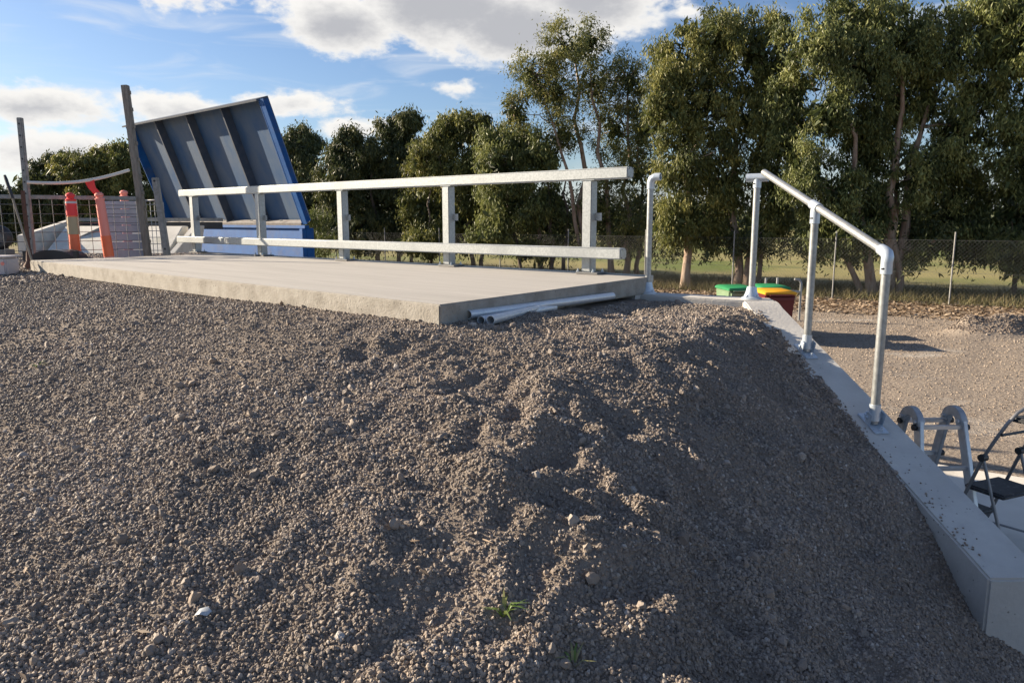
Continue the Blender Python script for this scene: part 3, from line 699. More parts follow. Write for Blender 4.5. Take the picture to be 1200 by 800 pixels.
# body
bc = Q+U*(LE/2-.02)+UN*.12
MB().box(V(bc.x,bc.y,(GZ+.15+.28)/2), U, UN, (0,0,1), LE+.2, .24, .28-GZ-.15).build('body', MT['blue'], bi, bevel=.01)
MB().box(V(bc.x,bc.y,.31)-UN*.12, U, UN, (0,0,1), LE+.3, .14, .09).build('top_rim', MT['blue'], bi, bevel=.008)
for s_ in (-.05, LE):
    MB().box(V(Q.x,Q.y,0)+U*float(s_)-UN*.06+V(0,0,(.26+GZ+.15)/2), U, UN, (0,0,1), .14, .13, .26-GZ-.15).build('stiffener', MT['blue'], bi, bevel=.006)
MB().box(V(bc.x,bc.y,GZ+.075), U, UN, (0,0,1), LE-.2, .6, .15).build('skid', MT['steel_worn'], bi)

# ---------------------------------------------------------------- left end: white sloped block, posts, mesh, bollards
wbk = empty('concrete_chute', (-7.6,14.6,-.3), 'white painted sloping concrete block behind the mesh and the bollards', 'concrete block')
e_ = V(1,-.06,0).normalized(); nB = V(.06,1,0)
c0 = V(-9.15,14.4,0)
MB().prism([c0+V(0,0,-.6), c0+V(0,0,-.30), c0+nB*.9+V(0,0,.36), c0+nB*1.15+V(0,0,.37), c0+nB*1.15+V(0,0,-.6)], e_*2.45).build('sloping_face', MT['white_conc'], wbk, bevel=.01)
MB().prism([c0+e_*2.455+nB*.05+V(0,0,-.6), c0+e_*2.455+nB*.05+V(0,0,-.26), c0+nB*.9+e_*2.65+V(0,0,.38), c0+nB*1.2+e_*2.65+V(0,0,.38), c0+nB*1.2+e_*2.455+V(0,0,-.6)], e_*.12).build('end_kerb', MT['white_conc'], wbk, bevel=.008)
MB().prism([c0-e_*.45+nB*.1+V(0,0,-.6), c0-e_*.45+nB*.1+V(0,0,.20), c0-e_*.20+nB*1.4+V(0,0,.53), c0-e_*.20+nB*1.4+V(0,0,-.6)], e_*.14).build('cheek_wall', MT['white_conc'], wbk, bevel=.008)
MB().bar(c0-e_*.15+nB*.35+V(0,0,-.2), c0+e_*.95+nB*.93+V(0,0,.41), .12, .07).build('shadow_strip', MT['post_grey'], wbk)  # diagonal shadow across the white block, built as a grey bar
MB().bar(c0-e_*.1+nB*1.5+V(0,0,.50), c0+e_*3+nB*1.5+V(0,0,.50), .12, .07).build('back_beam', MT['post_grey'], wbk)
MB().bar(c0-e_*.1+nB*1.5+V(0,0,.38), c0+e_*3+nB*1.5+V(0,0,.38), .06, .14).build('dark_channel', MT['rubber'], wbk)

def perf_post(name, base, top, wdt, m, label, notch, m2=None):
    t = empty(name, base, label, 'post'); a = Vector(base); b = Vector(top); d = (b-a).normalized(); sx = V(1,.0,0); sx = (sx-d*sx.dot(d)).normalized(); sy = d.cross(sx)
    MB().box((a+b)/2, sx, sy, d, wdt, wdt, (b-a).length).build('shaft', m, t, bevel=.006)
    L_ = (b-a).length
    for k in range(notch):
        s_ = L_*(.12+.84*k/max(1, notch-1))
        if name == 'timber_post': MB().box(a+d*s_+sx*(wdt/2+.008)-sy*.0, sx, sy, d, .02, wdt*.55, .05).build('step_notch', m, t)
        else: MB().tube([a+d*s_-sy*(wdt/2+.002)*(-1 if (sy.y < 0) else 1), a+d*s_-sy*(wdt/2-.01)*(-1 if (sy.y < 0) else 1)], wdt*.2, 10).build('bolt_hole', MT['rubber'], t)
    return t
perf_post('steel_post', (-6.545,10.2,-.15), (-6.53,10.2,1.83), .062, MT['post_grey'], 'tall perforated grey steel post, leftmost upright by the slab end', 12)
perf_post('timber_post', (-5.36,11.0,-.12), (-5.50,11.0,2.38), .088, MT['timber'], 'tallest weathered post, notched, rising left of the blue lid', 10)
perf_post('short_post', (-5.03,10.9,-.06), (-5.125,10.9,1.09), .08, MT['post_grey'], 'short leaning grey post between mesh panel and guard rail', 2)
# rope
pts = []
for k in range(13):
    f_ = k/12; a = V(-6.5,10.16,.99); b = V(-5.5,10.93,1.20); p = a.lerp(b, f_); p.z -= .075*math.sin(math.pi*f_)*1.0; pts.append(p)
tag(MB().tube(pts, .022, 10).build('rope', MT['rope']), 'white sagging rope strung between the two tall posts', 'rope')
fl = pts[7]
vv = [fl+V(-.075,0,.01), fl+V(.06,0.02,.012), fl+V(.10,-.03,-.10), fl+V(.19,-.02,-.21), fl+V(.07,.02,-.22), fl+V(-.01,-.02,-.11)]
tag(MB().prism(vv, (0,.004,0)).build('marker_flag', MT['red']), 'red plastic flag hanging from the white rope', 'flag')
# mesh panel
mroot = empty('mesh_fence', (-6.4,10.35,-.1), 'grey welded mesh fence panel leaning by the bollards left of the slab', 'mesh panel')
ma, mb_ = V(-7.6,9.62,0), V(-5.44,10.93,0); md = (mb_-ma).normalized(); LL = (mb_-ma).length
MB().bar(ma+V(0,0,.80), mb_+V(0,0,.80), .05, .055).build('top_bar', MT['post_grey'], mroot, bevel=.006)
for k in range(18):
    p = ma.lerp(mb_, k/17); MB().tube([p+V(0,0,-.1), p+V(0,0,.78)], .0045, 5).build('upright_wire', MT['wire'], mroot)
for k in range(7):
    z = -.05+k*.125; MB().tube([ma+V(0,-.006,z), mb_+V(0,-.006,z)], .0045, 5).build('cross_wire', MT['wire'], mroot)
# small gate mesh right of the tall post
mr2 = empty('mesh_gate', (-5.2,10.98,-.02), 'small light wire mesh gate between the tall notched post and the short post', 'mesh gate')
ga, gb = V(-5.42,11.05,0), V(-5.10,11.02,0)
MB().tube([ga+V(0,0,0), ga+V(0,0,.72), ga+V(.04,0,.77), gb+V(-.03,0,.78), gb+V(0,0,.74), gb+V(0,0,0)], .014, 8).build('frame', MT['wire_light'], mr2)
for k in range(1, 5):
    p = ga.lerp(gb, k/5); MB().tube([p+V(0,0,0), p+V(0,0,.76)], .005, 5).build('upright_wire', MT['wire_light'], mr2)
for k in range(8):
    MB().tube([ga+V(0,0,.05+k*.095), gb+V(0,0,.05+k*.095)], .005, 5).build('cross_wire', MT['wire_light'], mr2)
# grey board
bd = empty('grey_board', (-5.66,11.15,-.05), 'grey board of stacked horizontal strips behind the mesh panel', 'board')
ba, bb = V(-6.02,11.12,0), V(-5.41,11.14,0)
for k in range(7):
    z = -.06+k*.119; lean = .015*k
    MB().box((ba+bb)/2+V(.0-.012*k,lean,z+.059), (1,.03,0), (-.03,1,0), (0,0,1), .60, .03, .114).build('strip', MT['board'], bd, bevel=.004)
# bollards
def bollard(base, top, cols, label, rad=.058):
    a = Vector(base); b = Vector(top); d = (b-a).normalized(); Ln = (b-a).length
    t = empty('safety_bollard', a, label, 'bollard', 'orange plastic bollards')
    bb_ = MB().lathe(a, [(rad*1.15,0),(rad*1.12,Ln*.3),(rad,Ln*.9)], 18, d).build('body', MT[cols[0]], t)
    MB().lathe(a+d*Ln*.9, [(rad*1.12,0),(rad*1.12,.02),(rad*.75,.03),(rad*.75,.05),(rad*1.0,.06),(rad*.95,.085),(rad*.5,.105),(.0,.11)], 18, d).build('cap', MT[cols[1]], t)
    for (f0, f1, m) in cols[2]:
        MB().lathe(a+d*Ln*f0, [(rad*1.19,0),(rad*1.16,Ln*(f1-f0))], 18, d).build('band', MT[m], bb_)
bollard((-6.0,10.27,-.06), (-6.0,10.27,.84), ('orange','red',[(.40,.66,'tan'),(.68,.86,'red'),(.86,.89,'greyband')]), 'orange bollard with red top and dull tan band, nearest the steel post')
bollard((-5.72,10.6,-.06), (-5.79,10.6,.86), ('pink','pink',[(.05,.36,'orange')]), 'leaning faded pink bollard in front of the grey board')
bollard((-5.86,11.42,-.1), (-5.86,11.42,.93), ('pink','pink',[]), 'faded pink bollard showing only its head above the grey board')
# rusty picket, tool, tub, rubber items
pk = empty('steel_picket', (-6.22,9.62,-.15), 'rusty steel picket standing on a small foot beside the white tub', 'picket')
MB().box(V(-6.22,9.62,.36), (1,0,0), (0,1,0), (0,0,1), .035, .035, 1.0).build('shaft', MT['rust'], pk)
MB().lathe(V(-6.22,9.62,-.135), [(.085,0),(.08,.05),(.045,.10),(.03,.24)], 10).build('foot', MT['rust'], pk)
sh = empty('long_handled_tool', (-6.12,9.5,0), 'long handled tool with black upper grip leaning across the mesh panel', 'tool')
MB().tube([V(-6.10,9.5,-.1), V(-6.33,9.58,.76)], .014, 8).build('shaft', MT['shaft'], sh)
MB().tube([V(-6.33,9.58,.76), V(-6.40,9.60,1.0), V(-6.42,9.61,1.05)], [.020,.020,.016], 8).build('grip', MT['rubber'], sh)
tb = empty('plastic_tub', (-6.28,9.05,-.17), 'small white plastic tub on the gravel at the far left', 'tub')
MB().prism([(-6.46,8.88,-.17),(-6.02,8.86,-.17),(-6.02,9.12,-.17),(-6.46,9.14,-.17)], (0,0,.225)).build('body', MT['tub'], tb, bevel=.025, seg=3)
MB().prism([(-6.48,8.865,.05),(-6.00,8.845,.05),(-6.00,9.135,.05),(-6.48,9.155,.05)], (0,0,.02)).build('rim', MT['tub'], tb, bevel=.008)
MB().lathe(V(-6.055,8.860,-.02), [(.022,0),(.022,.006)], 14, (0,-1,0)).build('sticker', MT['pink'], tb)
# black domed cover
dm = MB(); ring = []
for j in range(7):
    for i in range(13):
        a = math.pi*i/12; x = -.29*math.cos(a); z = .155*math.sin(a)**.8; ring.append((-6.04+x, 9.78+j*.06+.0, -.05+z))
dm.add(ring, [(j*13+i, j*13+i+1, (j+1)*13+i+1, (j+1)*13+i) for j in range(6) for i in range(12)], True)
dm.add(ring[:13], [tuple(range(13))[::-1]]); dm.add(ring[-13:], [tuple(range(13))])
cv = empty('rubber_cover', (-6.04,9.95,-.05), 'low black domed rubber cover at the left corner of the slab', 'cover')
dm.build('dome', MT['rubber'], cv); MB().prism([(-6.38,9.76,-.06),(-5.70,9.76,-.06),(-5.70,10.16,-.06),(-6.38,10.16,-.06)], (0,0,.05)).build('base', MT['rubber'], cv)
for sx_ in (-.33, .33): MB().box(V(-6.04+sx_,9.78,.03), (1,0,0), (0,1,0), (0,0,1), .05, .05, .13).build('side_block', MT['rubber'], cv)
ty = empty('spare_tyre', (-8.2,12.0,-.05), 'round black tyre standing behind the mesh at the far left edge', 'tyre')
tr = []; nr, ns = 28, 10
for i in range(nr):
    a = 2*math.pi*i/nr
    for j in range(ns):
        b = 2*math.pi*j/ns; r_ = .135+.06*math.cos(b); tr.append((-8.2+r_*math.cos(a), 12.0+.07*math.sin(b), .22+.0+r_*math.sin(a)))
MB().add(tr, [(i*ns+j, ((i+1)%nr)*ns+j, ((i+1)%nr)*ns+(j+1)%ns, i*ns+(j+1)%ns) for i in range(nr) for j in range(ns)], True).build('tyre', MT['rubber'], ty)
MB().lathe(V(-8.2,12.03,.22), [(.09,0),(.09,-.03),(.03,-.05)], 20, (0,1,0)).build('hub', MT['steel_worn'], ty)
MB().box(V(-8.2,12.0,-.02), (1,0,0),(0,1,0),(0,0,1), .3, .2, .1).build('stand', MT['steel_worn'], ty)

# ---------------------------------------------------------------- ladder
PZ = GZ+.03
la = empty('folding_ladder', (3.2,5.45,PZ), 'short aluminium multi hinge folding ladder standing open on the pad behind the wing wall', 'ladder')
rx = V(1,.05,0).normalized(); ry = V(-.05,1,0)
hc = V(3.185,5.45,-1.02)
for s_ in (-1, 1):
    c = hc+rx*.165*s_
    arc = []
    ro, ri = .128, .058
    out_ = [c+ry*(ro*math.cos(a))+V(0,0,ro*math.sin(a)) for a in np.linspace(math.pi, 0, 13)]
    in_ = [c+ry*(ri*math.cos(a))+V(0,0,ri*math.sin(a)) for a in np.linspace(0, math.pi, 13)]
    MB().prism([p-rx*.025 for p in out_+in_], rx*.05).build('hinge', MT['alu_d'], la, bevel=.003)
    for f_ in (-1, 1):
        tp = c+ry*.09*f_+V(0,0,.03); bt = V((hc+rx*.165*s_).x, 0, 0)+V(.0,5.45+.34*f_,0)+rx*(.045*s_ if f_ < 0 else .0); bt.z = PZ
        st_ = MB().bar(tp, bt, .084, .03, up=rx).build('stile', MT['alu' if f_ < 0 else 'alu_d'], la, bevel=.003)
        MB().tube([tp-V(0,0,.0)-rx*.04, tp+rx*.04], .016, 10).build('hinge_pin', MT['alu'], st_)
        MB().box(bt+V(0,0,.02), rx, ry, (0,0,1), .05, .08, .04).build('foot', MT['black_pl'], st_)
for f_ in (-1, 1):
    for z in (-1.03, -1.32, -1.61):
        fr = (-.99-z)/(-.99-PZ); yy = 5.45+f_*(.09+(.34-.09)*fr)
        cx_ = hc+V(0,0,0); a = V(3.185-.175-.01,yy,z); b = V(3.185+.185+.02*fr,yy+.01,z)
        rg = MB().bar(a, b, .036, .030).build('rung', MT['alu'], la, bevel=.004)
        for pnt, sg in ((a, -1), (b, 1)):
            MB().tube([pnt+rx*(-.02), pnt+rx*.03], .024, 10).build('lock_knob', MT['black_pl'], rg)
# ---------------------------------------------------------------- step stool
stl = empty('step_stool', (3.45,5.05,PZ), 'folding step stool with black treads and grey hoop handle at the right edge', 'step stool')
F_ = V(-.40,.92,0).normalized(); W_ = V(.92,.40,0).normalized(); NB = V(3.35,4.86,-1.395)      # near left corner of the upper tread
def tread(c0, wl, fl, z, name):
    pts_ = []
    for (a, b) in ((0,0),(wl,0),(wl,fl),(0,fl)): pts_.append(V(c0.x,c0.y,z)+W_*a+F_*b)
    return MB().prism(pts_, (0,0,.035)).build(name, MT['tread'], stl, bevel=.012, seg=3)
tread(NB-F_*.03, .37, .29, -1.405, 'upper_tread'); tread(NB+F_*.20+W_*-.02, .31, .18, -1.625, 'lower_tread')
tread(NB-F_*.10+W_*.05, .27, .12, -.86, 'tool_tray')
def sp(w_, f_, z): return NB.xy.to_3d()+W_*w_+F_*f_+V(0,0,z)
left = [sp(-.02,.36,PZ), sp(-.02,.13,-1.14), sp(-.015,.05,-.97), sp(.01,.01,-.87), sp(.06,-.02,-.79), sp(.13,-.035,-.755), sp(.19,-.04,-.75)]
rt = [sp(.38-(p-NB.xy.to_3d()).dot(W_),(p-NB.xy.to_3d()).dot(F_),p.z) for p in left[::-1][1:]]
MB().tube(left+rt, .0125, 10).build('hoop_frame', MT['tube'], stl)
for s_ in (-.02, .38):
    lg = MB().tube([sp(s_,.13,-1.14), sp(s_+.005,-.10,PZ)], .011, 10).build('rear_leg', MT['tube'], stl)
    MB().lathe(sp(s_,.13,-1.14)-W_*.025, [(.026,0),(.026,.05)], 12, W_).build('pivot', MT['black_pl'], lg)
    for f_, z in ((.36,PZ),(-.10,PZ)): MB().tube([sp(s_,f_,z-.005), sp(s_,f_,z+.035)], .016, 8).build('foot', MT['black_pl'], stl)
MB().tube([sp(-.02,.02,-.93)-V(0,0,.02), sp(.38,.02,-.93)-V(0,0,.02)], .010, 8).build('cross_tube', MT['black_pl'], stl)
MB().tube([sp(.36,-.08,-1.7), sp(.05,.28,-1.62)], .008, 8).build('brace', MT['tube'], stl)

# ---------------------------------------------------------------- wheelie bins
def wheelie(c, ang, body, lid, label):
    t = empty('wheelie_bin', (c[0], c[1], GZ), label, 'wheelie bin', 'wheelie bins in the yard')
    X = V(math.cos(ang), math.sin(ang), 0); Y = V(-math.sin(ang), math.cos(ang), 0); o = V(c[0], c[1], GZ-.07)
    vs = []
    for z, hw, hd in ((.06,.23,.25),(.10,.24,.26),(.96,.285,.34),(1.0,.30,.355)):
        vs += [o+X*sx*hw+Y*sy*hd+V(0,0,z) for sx, sy in ((-1,-1),(1,-1),(1,1),(-1,1))]
    fs = [(3,2,1,0),(12,13,14,15)]+[(i*4+k, i*4+(k+1)%4, (i+1)*4+(k+1)%4, (i+1)*4+k) for i in range(3) for k in range(4)]
    MB().add(vs, fs).build('body', body, t, bevel=.02)
    lv = []
    for k, (s_, hh) in enumerate(((1.0,1.005),(1.03,1.03),(.97,1.06),(.72,1.085))):
        lv += [o+X*sx*.305*s_+Y*sy*.37*s_+V(0,0,hh) for sx, sy in ((-1,-1),(1,-1),(1,1),(-1,1))]
    MB().add(lv, [(3,2,1,0),(12,13,14,15)]+[(i*4+k, i*4+(k+1)%4, (i+1)*4+(k+1)%4, (i+1)*4+k) for i in range(3) for k in range(4)]).build('lid', lid, t, bevel=.018)
    MB().tube([o-X*.22-Y*.40+V(0,0,1.0), o+X*.22-Y*.40+V(0,0,1.0)], .016, 8).build('handle', body, t)
    for s_ in (-1, 1):
        MB().lathe(o+X*(s_*.26-.03)-Y*.24+V(0,0,.10), [(.10,0),(.10,.06)], 18, X).build('wheel', MT['rubber'], t)
    MB().box(o-Y*.36+V(0,0,.93), X, Y, (0,0,1), .50, .05, .05).build('front_lip', body, t)
wheelie((4.62,15.3), .12, MT['green_body'], MT['green_lid'], 'pale green wheelie bin with bright green lid, leftmost of the bins')
wheelie((5.38,15.5), .05, MT['green_body'], MT['green_lid'], 'green lidded wheelie bin half hidden behind the handrail post')
wheelie((5.12,14.45), .0, MT['red_body'], MT['yellow_lid'], 'maroon wheelie bin with yellow lid beside the handrail post')
# bin bay pipe hoop
hb = empty('pipe_hoop', (6.8,17.5,GZ), 'small bent galvanised pipe barrier right of the yellow lidded bin', 'barrier')
MB().tube([V(6.82,17.5,GZ-.1), V(6.82,17.5,-.98), V(6.78,17.5,-.90), V(6.66,17.5,-.88)], .03, 8).build('upright', MT['galv_pipe'], hb)
MB().tube([V(6.82,17.5,-1.18), V(6.05,17.6,-1.14)], .03, 8).build('cross_rail', MT['galv_pipe'], hb)
for x_, y_, lb in ((6.02,17.6,'thin grey stake just right of the second green bin'), (6.33,17.7,'thin grey stake next to the bent pipe barrier')):
    tag(MB().tube([V(x_,y_,GZ-.1), V(x_,y_,-.86)], .028, 8).build('stake', MT['galv_pipe']), lb, 'stake')

# ---------------------------------------------------------------- chain link fence
FD = V(-.83,.56,0).normalized(); F0 = V(12.3,20.5,0)
fe = empty('chain_link_fence', (F0.x,F0.y,GZ), 'chain link fence with thin steel posts below the gum trees', 'chain link fence')
FS, FE_ = -9.0, 48.0
for k, s_ in enumerate(np.arange(FS, FE_, 3.05)):
    p = F0+FD*float(s_); MB().tube([V(p.x,p.y,GZ-.1), V(p.x,p.y,GZ+2.02)], .022, 8).build('post', MT['post_grey'], fe)
cv_, cf_ = [], []
def wire_np(a, b, r):
    d = (b-a).normalized(); x = d.orthogonal().normalized(); y = d.cross(x); k0 = len(cv_)
    for p in (a, b):
        for q_ in range(3): ang = q_*2.094; cv_.append(tuple(p+x*math.cos(ang)*r+y*math.sin(ang)*r))
    for q_ in range(3): cf_.append((k0+q_, k0+(q_+1)%3, k0+3+(q_+1)%3, k0+3+q_))
H_ = 1.75; st = .105
for s_ in np.arange(FS-H_, FE_, st):
    for sg in (1, -1):
        a_, b_ = (s_, s_+H_) if sg > 0 else (s_+H_, s_)
        za, zb = GZ+.03, GZ+.03+H_
        lo_, hi_ = min(a_, b_), max(a_, b_)
        if lo_ < FS or hi_ > FE_: continue
        pa = F0+FD*float(a_); pb = F0+FD*float(b_)
        wire_np(V(pa.x,pa.y,za), V(pb.x,pb.y,zb), .0010)
o = np_mesh('chain_mesh', cv_, cf_, MT['wire'], fe); o['kind'] = 'stuff'
for z in (GZ+.05, GZ+.9, GZ+1.79):
    a = F0+FD*FS; b = F0+FD*FE_;  MB().tube([V(a.x,a.y,z), V(b.x,b.y,z)], .003, 5).build('straining_wire', MT['wire'], fe)
for x_, y_, lb, ln_ in ((14.9,22.0,'dark timber stump post beyond the fence at the far right',1.1),):
    tag(MB().tube([V(x_,y_,GZ-.1), V(x_,y_,GZ+ln_)], .07, 8).build('timber_stump', MT['bark_dark']), lb, 'post')

# ---------------------------------------------------------------- trees
def branch_path(a, b, sag=.0, n=5, wob=.12):
    pts = []; L_ = (b-a).length
    for i in range(n+1):
        f_ = i/n; p = a.lerp(b, f_)
        if 0 < i < n: p = p+Vector((random.uniform(-1,1), random.uniform(-1,1), random.uniform(-.4,.4)))*wob*L_*.25
        p.z += math.sin(f_*math.pi)*sag; pts.append(p)
    return pts
def tree(name, base, trunks, blobs, leafm, barkm, label, density=1.0, leaf=.17, sub=9, group='gum trees along the fence', depth=1.0, tl_=(0, 1), droop=.9, cr=(.24,.42), sp_=1.0):
    bx, by = base; t = empty(name, (bx, by, GZ), label, 'tree', group)
    # blobs: x, z, rx, rz at the tree's own depth, spread in y round it
    cs, rr, anchors = [], [], []
    for (x, z, ax_, az_) in blobs:
        c = V(x, by+random.uniform(-.6,.6)*depth, z); anchors.append((c, ax_, az_))
        for k in range(int(sub*max(.5, ax_*az_)*2.7)+6):
            d = Vector((random.gauss(0,1), random.gauss(0,1), random.gauss(0,1))).normalized(); q_ = random.uniform(.35, 1.0)**.6
            rr.append(0) if False else None; cs.append(c+V(d.x*ax_*q_, d.y*ax_*.95*q_*depth, d.z*az_*q_)*1.02); rr.append(random.uniform(*cr)*(.75+.25*min(ax_,az_)))
    cr_np = np.array([tuple(c) for c in cs]); rn = np.array(rr)
    R3 = np.stack([rn, rn, rn*rng.uniform(.8,1.5,len(rn))], 1)
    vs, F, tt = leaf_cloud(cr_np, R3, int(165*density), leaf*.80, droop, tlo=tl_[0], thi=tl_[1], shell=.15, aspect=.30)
    core = leaf_cloud([tuple(c) for c, _, _ in anchors], [(a_*.62, a_*.62*depth, b_*.62) for _, a_, b_ in anchors], int(300*density), leaf*1.8, .5, tlo=0, thi=.35, shell=.0, aspect=.42)  # bigger dark leaves fill the core, inner shade put into their tint
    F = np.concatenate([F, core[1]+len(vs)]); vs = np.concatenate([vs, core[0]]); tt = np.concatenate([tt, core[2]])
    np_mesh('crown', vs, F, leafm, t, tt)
    # trunks and limbs
    tips = []
    for (x0, x1, z1, r0) in trunks:
        a = V(x0, by+random.uniform(-.25,.25), GZ-.15); b = V(x1, by+random.uniform(-.5,.5), z1)
        pts = branch_path(a, b, 0, 8, .10); rs_ = [r0*(1.25 if i == 0 else 1)*(1-.75*i/8) for i in range(9)]
        MB().tube(pts, rs_, 9).build('trunk', barkm, t); tips.append((pts, rs_))
    mb = MB()
    for c, ax_, az_ in anchors:
        # nearest trunk point lower than the clump
        best = None
        for pts, rs_ in tips:
            for i in range(2, 9):
                if pts[i].z < c.z+.1:
                    dd = (pts[i]-c).length+.5*abs(pts[i].x-c.x)
                    if best is None or dd < best[0]: best = (dd, pts[i], rs_[i])
        if best is None: best = (0, tips[0][0][3], tips[0][1][3])
        mb.tube(branch_path(best[1], c, .1, 5, .35), [max(.012, best[2]*.6*(1-.13*i)) for i in range(6)], 6)
        mine = [q_ for q_ in cs if (q_-c).length < max(ax_, az_)*1.05]
        for q_ in random.sample(mine, min(len(mine), 7)):
            mb.tube(branch_path(c, q_, 0, 3, .3), [.022,.016,.011,.006], 5)
    mb.build('limbs', barkm, t)['kind'] = 'stuff'
    return t
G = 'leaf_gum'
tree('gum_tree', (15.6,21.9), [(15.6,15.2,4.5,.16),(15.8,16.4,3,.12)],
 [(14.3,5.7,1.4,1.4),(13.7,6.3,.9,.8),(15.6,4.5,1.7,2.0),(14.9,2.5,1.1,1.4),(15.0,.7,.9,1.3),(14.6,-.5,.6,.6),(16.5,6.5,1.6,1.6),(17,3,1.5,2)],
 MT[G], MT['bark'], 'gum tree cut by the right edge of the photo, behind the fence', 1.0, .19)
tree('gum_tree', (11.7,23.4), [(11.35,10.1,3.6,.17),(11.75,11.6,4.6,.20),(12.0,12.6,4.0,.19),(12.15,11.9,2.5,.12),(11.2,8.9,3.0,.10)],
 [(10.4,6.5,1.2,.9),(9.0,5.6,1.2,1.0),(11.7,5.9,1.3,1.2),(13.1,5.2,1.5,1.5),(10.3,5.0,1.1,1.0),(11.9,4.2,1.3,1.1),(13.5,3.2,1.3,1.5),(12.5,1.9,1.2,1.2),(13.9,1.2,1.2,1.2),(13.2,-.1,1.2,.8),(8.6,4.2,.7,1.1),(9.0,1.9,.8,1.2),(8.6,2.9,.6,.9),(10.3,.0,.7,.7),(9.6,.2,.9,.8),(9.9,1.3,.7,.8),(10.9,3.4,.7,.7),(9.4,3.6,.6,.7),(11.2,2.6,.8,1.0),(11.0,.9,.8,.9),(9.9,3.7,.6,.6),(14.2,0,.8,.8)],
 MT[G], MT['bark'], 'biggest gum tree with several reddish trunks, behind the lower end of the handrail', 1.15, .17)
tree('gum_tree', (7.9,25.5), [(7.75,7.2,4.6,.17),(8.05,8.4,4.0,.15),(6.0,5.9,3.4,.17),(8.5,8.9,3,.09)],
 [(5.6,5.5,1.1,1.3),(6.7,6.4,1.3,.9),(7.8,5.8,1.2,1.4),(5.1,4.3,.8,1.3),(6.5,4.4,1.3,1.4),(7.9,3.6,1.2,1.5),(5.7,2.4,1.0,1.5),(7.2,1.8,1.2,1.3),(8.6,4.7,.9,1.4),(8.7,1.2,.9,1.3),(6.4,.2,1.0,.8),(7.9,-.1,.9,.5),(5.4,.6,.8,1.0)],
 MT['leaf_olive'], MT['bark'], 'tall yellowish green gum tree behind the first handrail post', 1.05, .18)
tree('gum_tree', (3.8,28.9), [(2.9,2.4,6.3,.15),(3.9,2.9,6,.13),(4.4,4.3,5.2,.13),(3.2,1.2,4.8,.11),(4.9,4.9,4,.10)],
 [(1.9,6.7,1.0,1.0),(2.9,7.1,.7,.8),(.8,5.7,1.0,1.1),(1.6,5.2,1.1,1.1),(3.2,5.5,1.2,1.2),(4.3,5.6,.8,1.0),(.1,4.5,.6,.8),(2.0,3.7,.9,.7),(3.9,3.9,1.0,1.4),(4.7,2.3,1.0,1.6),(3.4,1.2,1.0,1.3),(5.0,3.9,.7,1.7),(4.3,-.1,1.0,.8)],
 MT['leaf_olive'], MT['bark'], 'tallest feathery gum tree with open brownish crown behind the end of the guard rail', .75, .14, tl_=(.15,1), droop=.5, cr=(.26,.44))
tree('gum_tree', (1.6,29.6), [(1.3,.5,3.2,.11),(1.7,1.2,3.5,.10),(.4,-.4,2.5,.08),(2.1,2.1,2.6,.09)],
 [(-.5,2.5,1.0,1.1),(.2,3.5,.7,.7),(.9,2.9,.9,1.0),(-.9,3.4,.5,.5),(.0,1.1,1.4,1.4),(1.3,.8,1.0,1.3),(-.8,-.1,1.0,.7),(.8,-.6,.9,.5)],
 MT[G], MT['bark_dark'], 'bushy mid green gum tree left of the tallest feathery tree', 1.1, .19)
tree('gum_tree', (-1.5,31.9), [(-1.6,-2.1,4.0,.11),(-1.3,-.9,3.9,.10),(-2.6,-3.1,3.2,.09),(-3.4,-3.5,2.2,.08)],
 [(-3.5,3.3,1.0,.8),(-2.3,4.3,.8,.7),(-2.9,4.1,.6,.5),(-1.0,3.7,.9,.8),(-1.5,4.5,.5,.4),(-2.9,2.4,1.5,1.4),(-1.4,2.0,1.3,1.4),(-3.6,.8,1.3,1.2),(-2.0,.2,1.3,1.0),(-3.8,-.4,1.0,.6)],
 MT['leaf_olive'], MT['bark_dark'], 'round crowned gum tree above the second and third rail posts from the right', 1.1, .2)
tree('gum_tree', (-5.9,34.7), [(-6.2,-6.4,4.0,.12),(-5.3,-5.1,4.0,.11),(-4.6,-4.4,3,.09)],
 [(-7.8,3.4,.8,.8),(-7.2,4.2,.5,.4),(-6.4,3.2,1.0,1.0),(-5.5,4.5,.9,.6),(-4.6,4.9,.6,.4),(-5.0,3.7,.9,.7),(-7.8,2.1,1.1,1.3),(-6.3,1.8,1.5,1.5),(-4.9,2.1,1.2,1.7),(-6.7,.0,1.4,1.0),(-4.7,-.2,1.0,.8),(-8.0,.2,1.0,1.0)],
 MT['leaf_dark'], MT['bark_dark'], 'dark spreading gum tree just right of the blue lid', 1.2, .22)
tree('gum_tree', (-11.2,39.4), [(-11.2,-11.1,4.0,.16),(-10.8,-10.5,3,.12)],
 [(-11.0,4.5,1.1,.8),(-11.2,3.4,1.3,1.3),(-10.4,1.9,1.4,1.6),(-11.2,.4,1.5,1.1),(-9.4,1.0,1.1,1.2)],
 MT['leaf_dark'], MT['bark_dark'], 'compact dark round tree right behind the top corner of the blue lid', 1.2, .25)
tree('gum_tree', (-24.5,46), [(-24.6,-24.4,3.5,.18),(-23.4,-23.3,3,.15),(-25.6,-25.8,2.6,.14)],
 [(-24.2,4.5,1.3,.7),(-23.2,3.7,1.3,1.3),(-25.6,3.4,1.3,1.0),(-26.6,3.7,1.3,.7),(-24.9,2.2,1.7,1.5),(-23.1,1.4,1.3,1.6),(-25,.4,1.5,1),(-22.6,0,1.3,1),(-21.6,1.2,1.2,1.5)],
 MT['leaf_olive'], MT['bark_dark'], 'olive tree in two lobes behind the rope and the tall notched post', 1.2, .28)
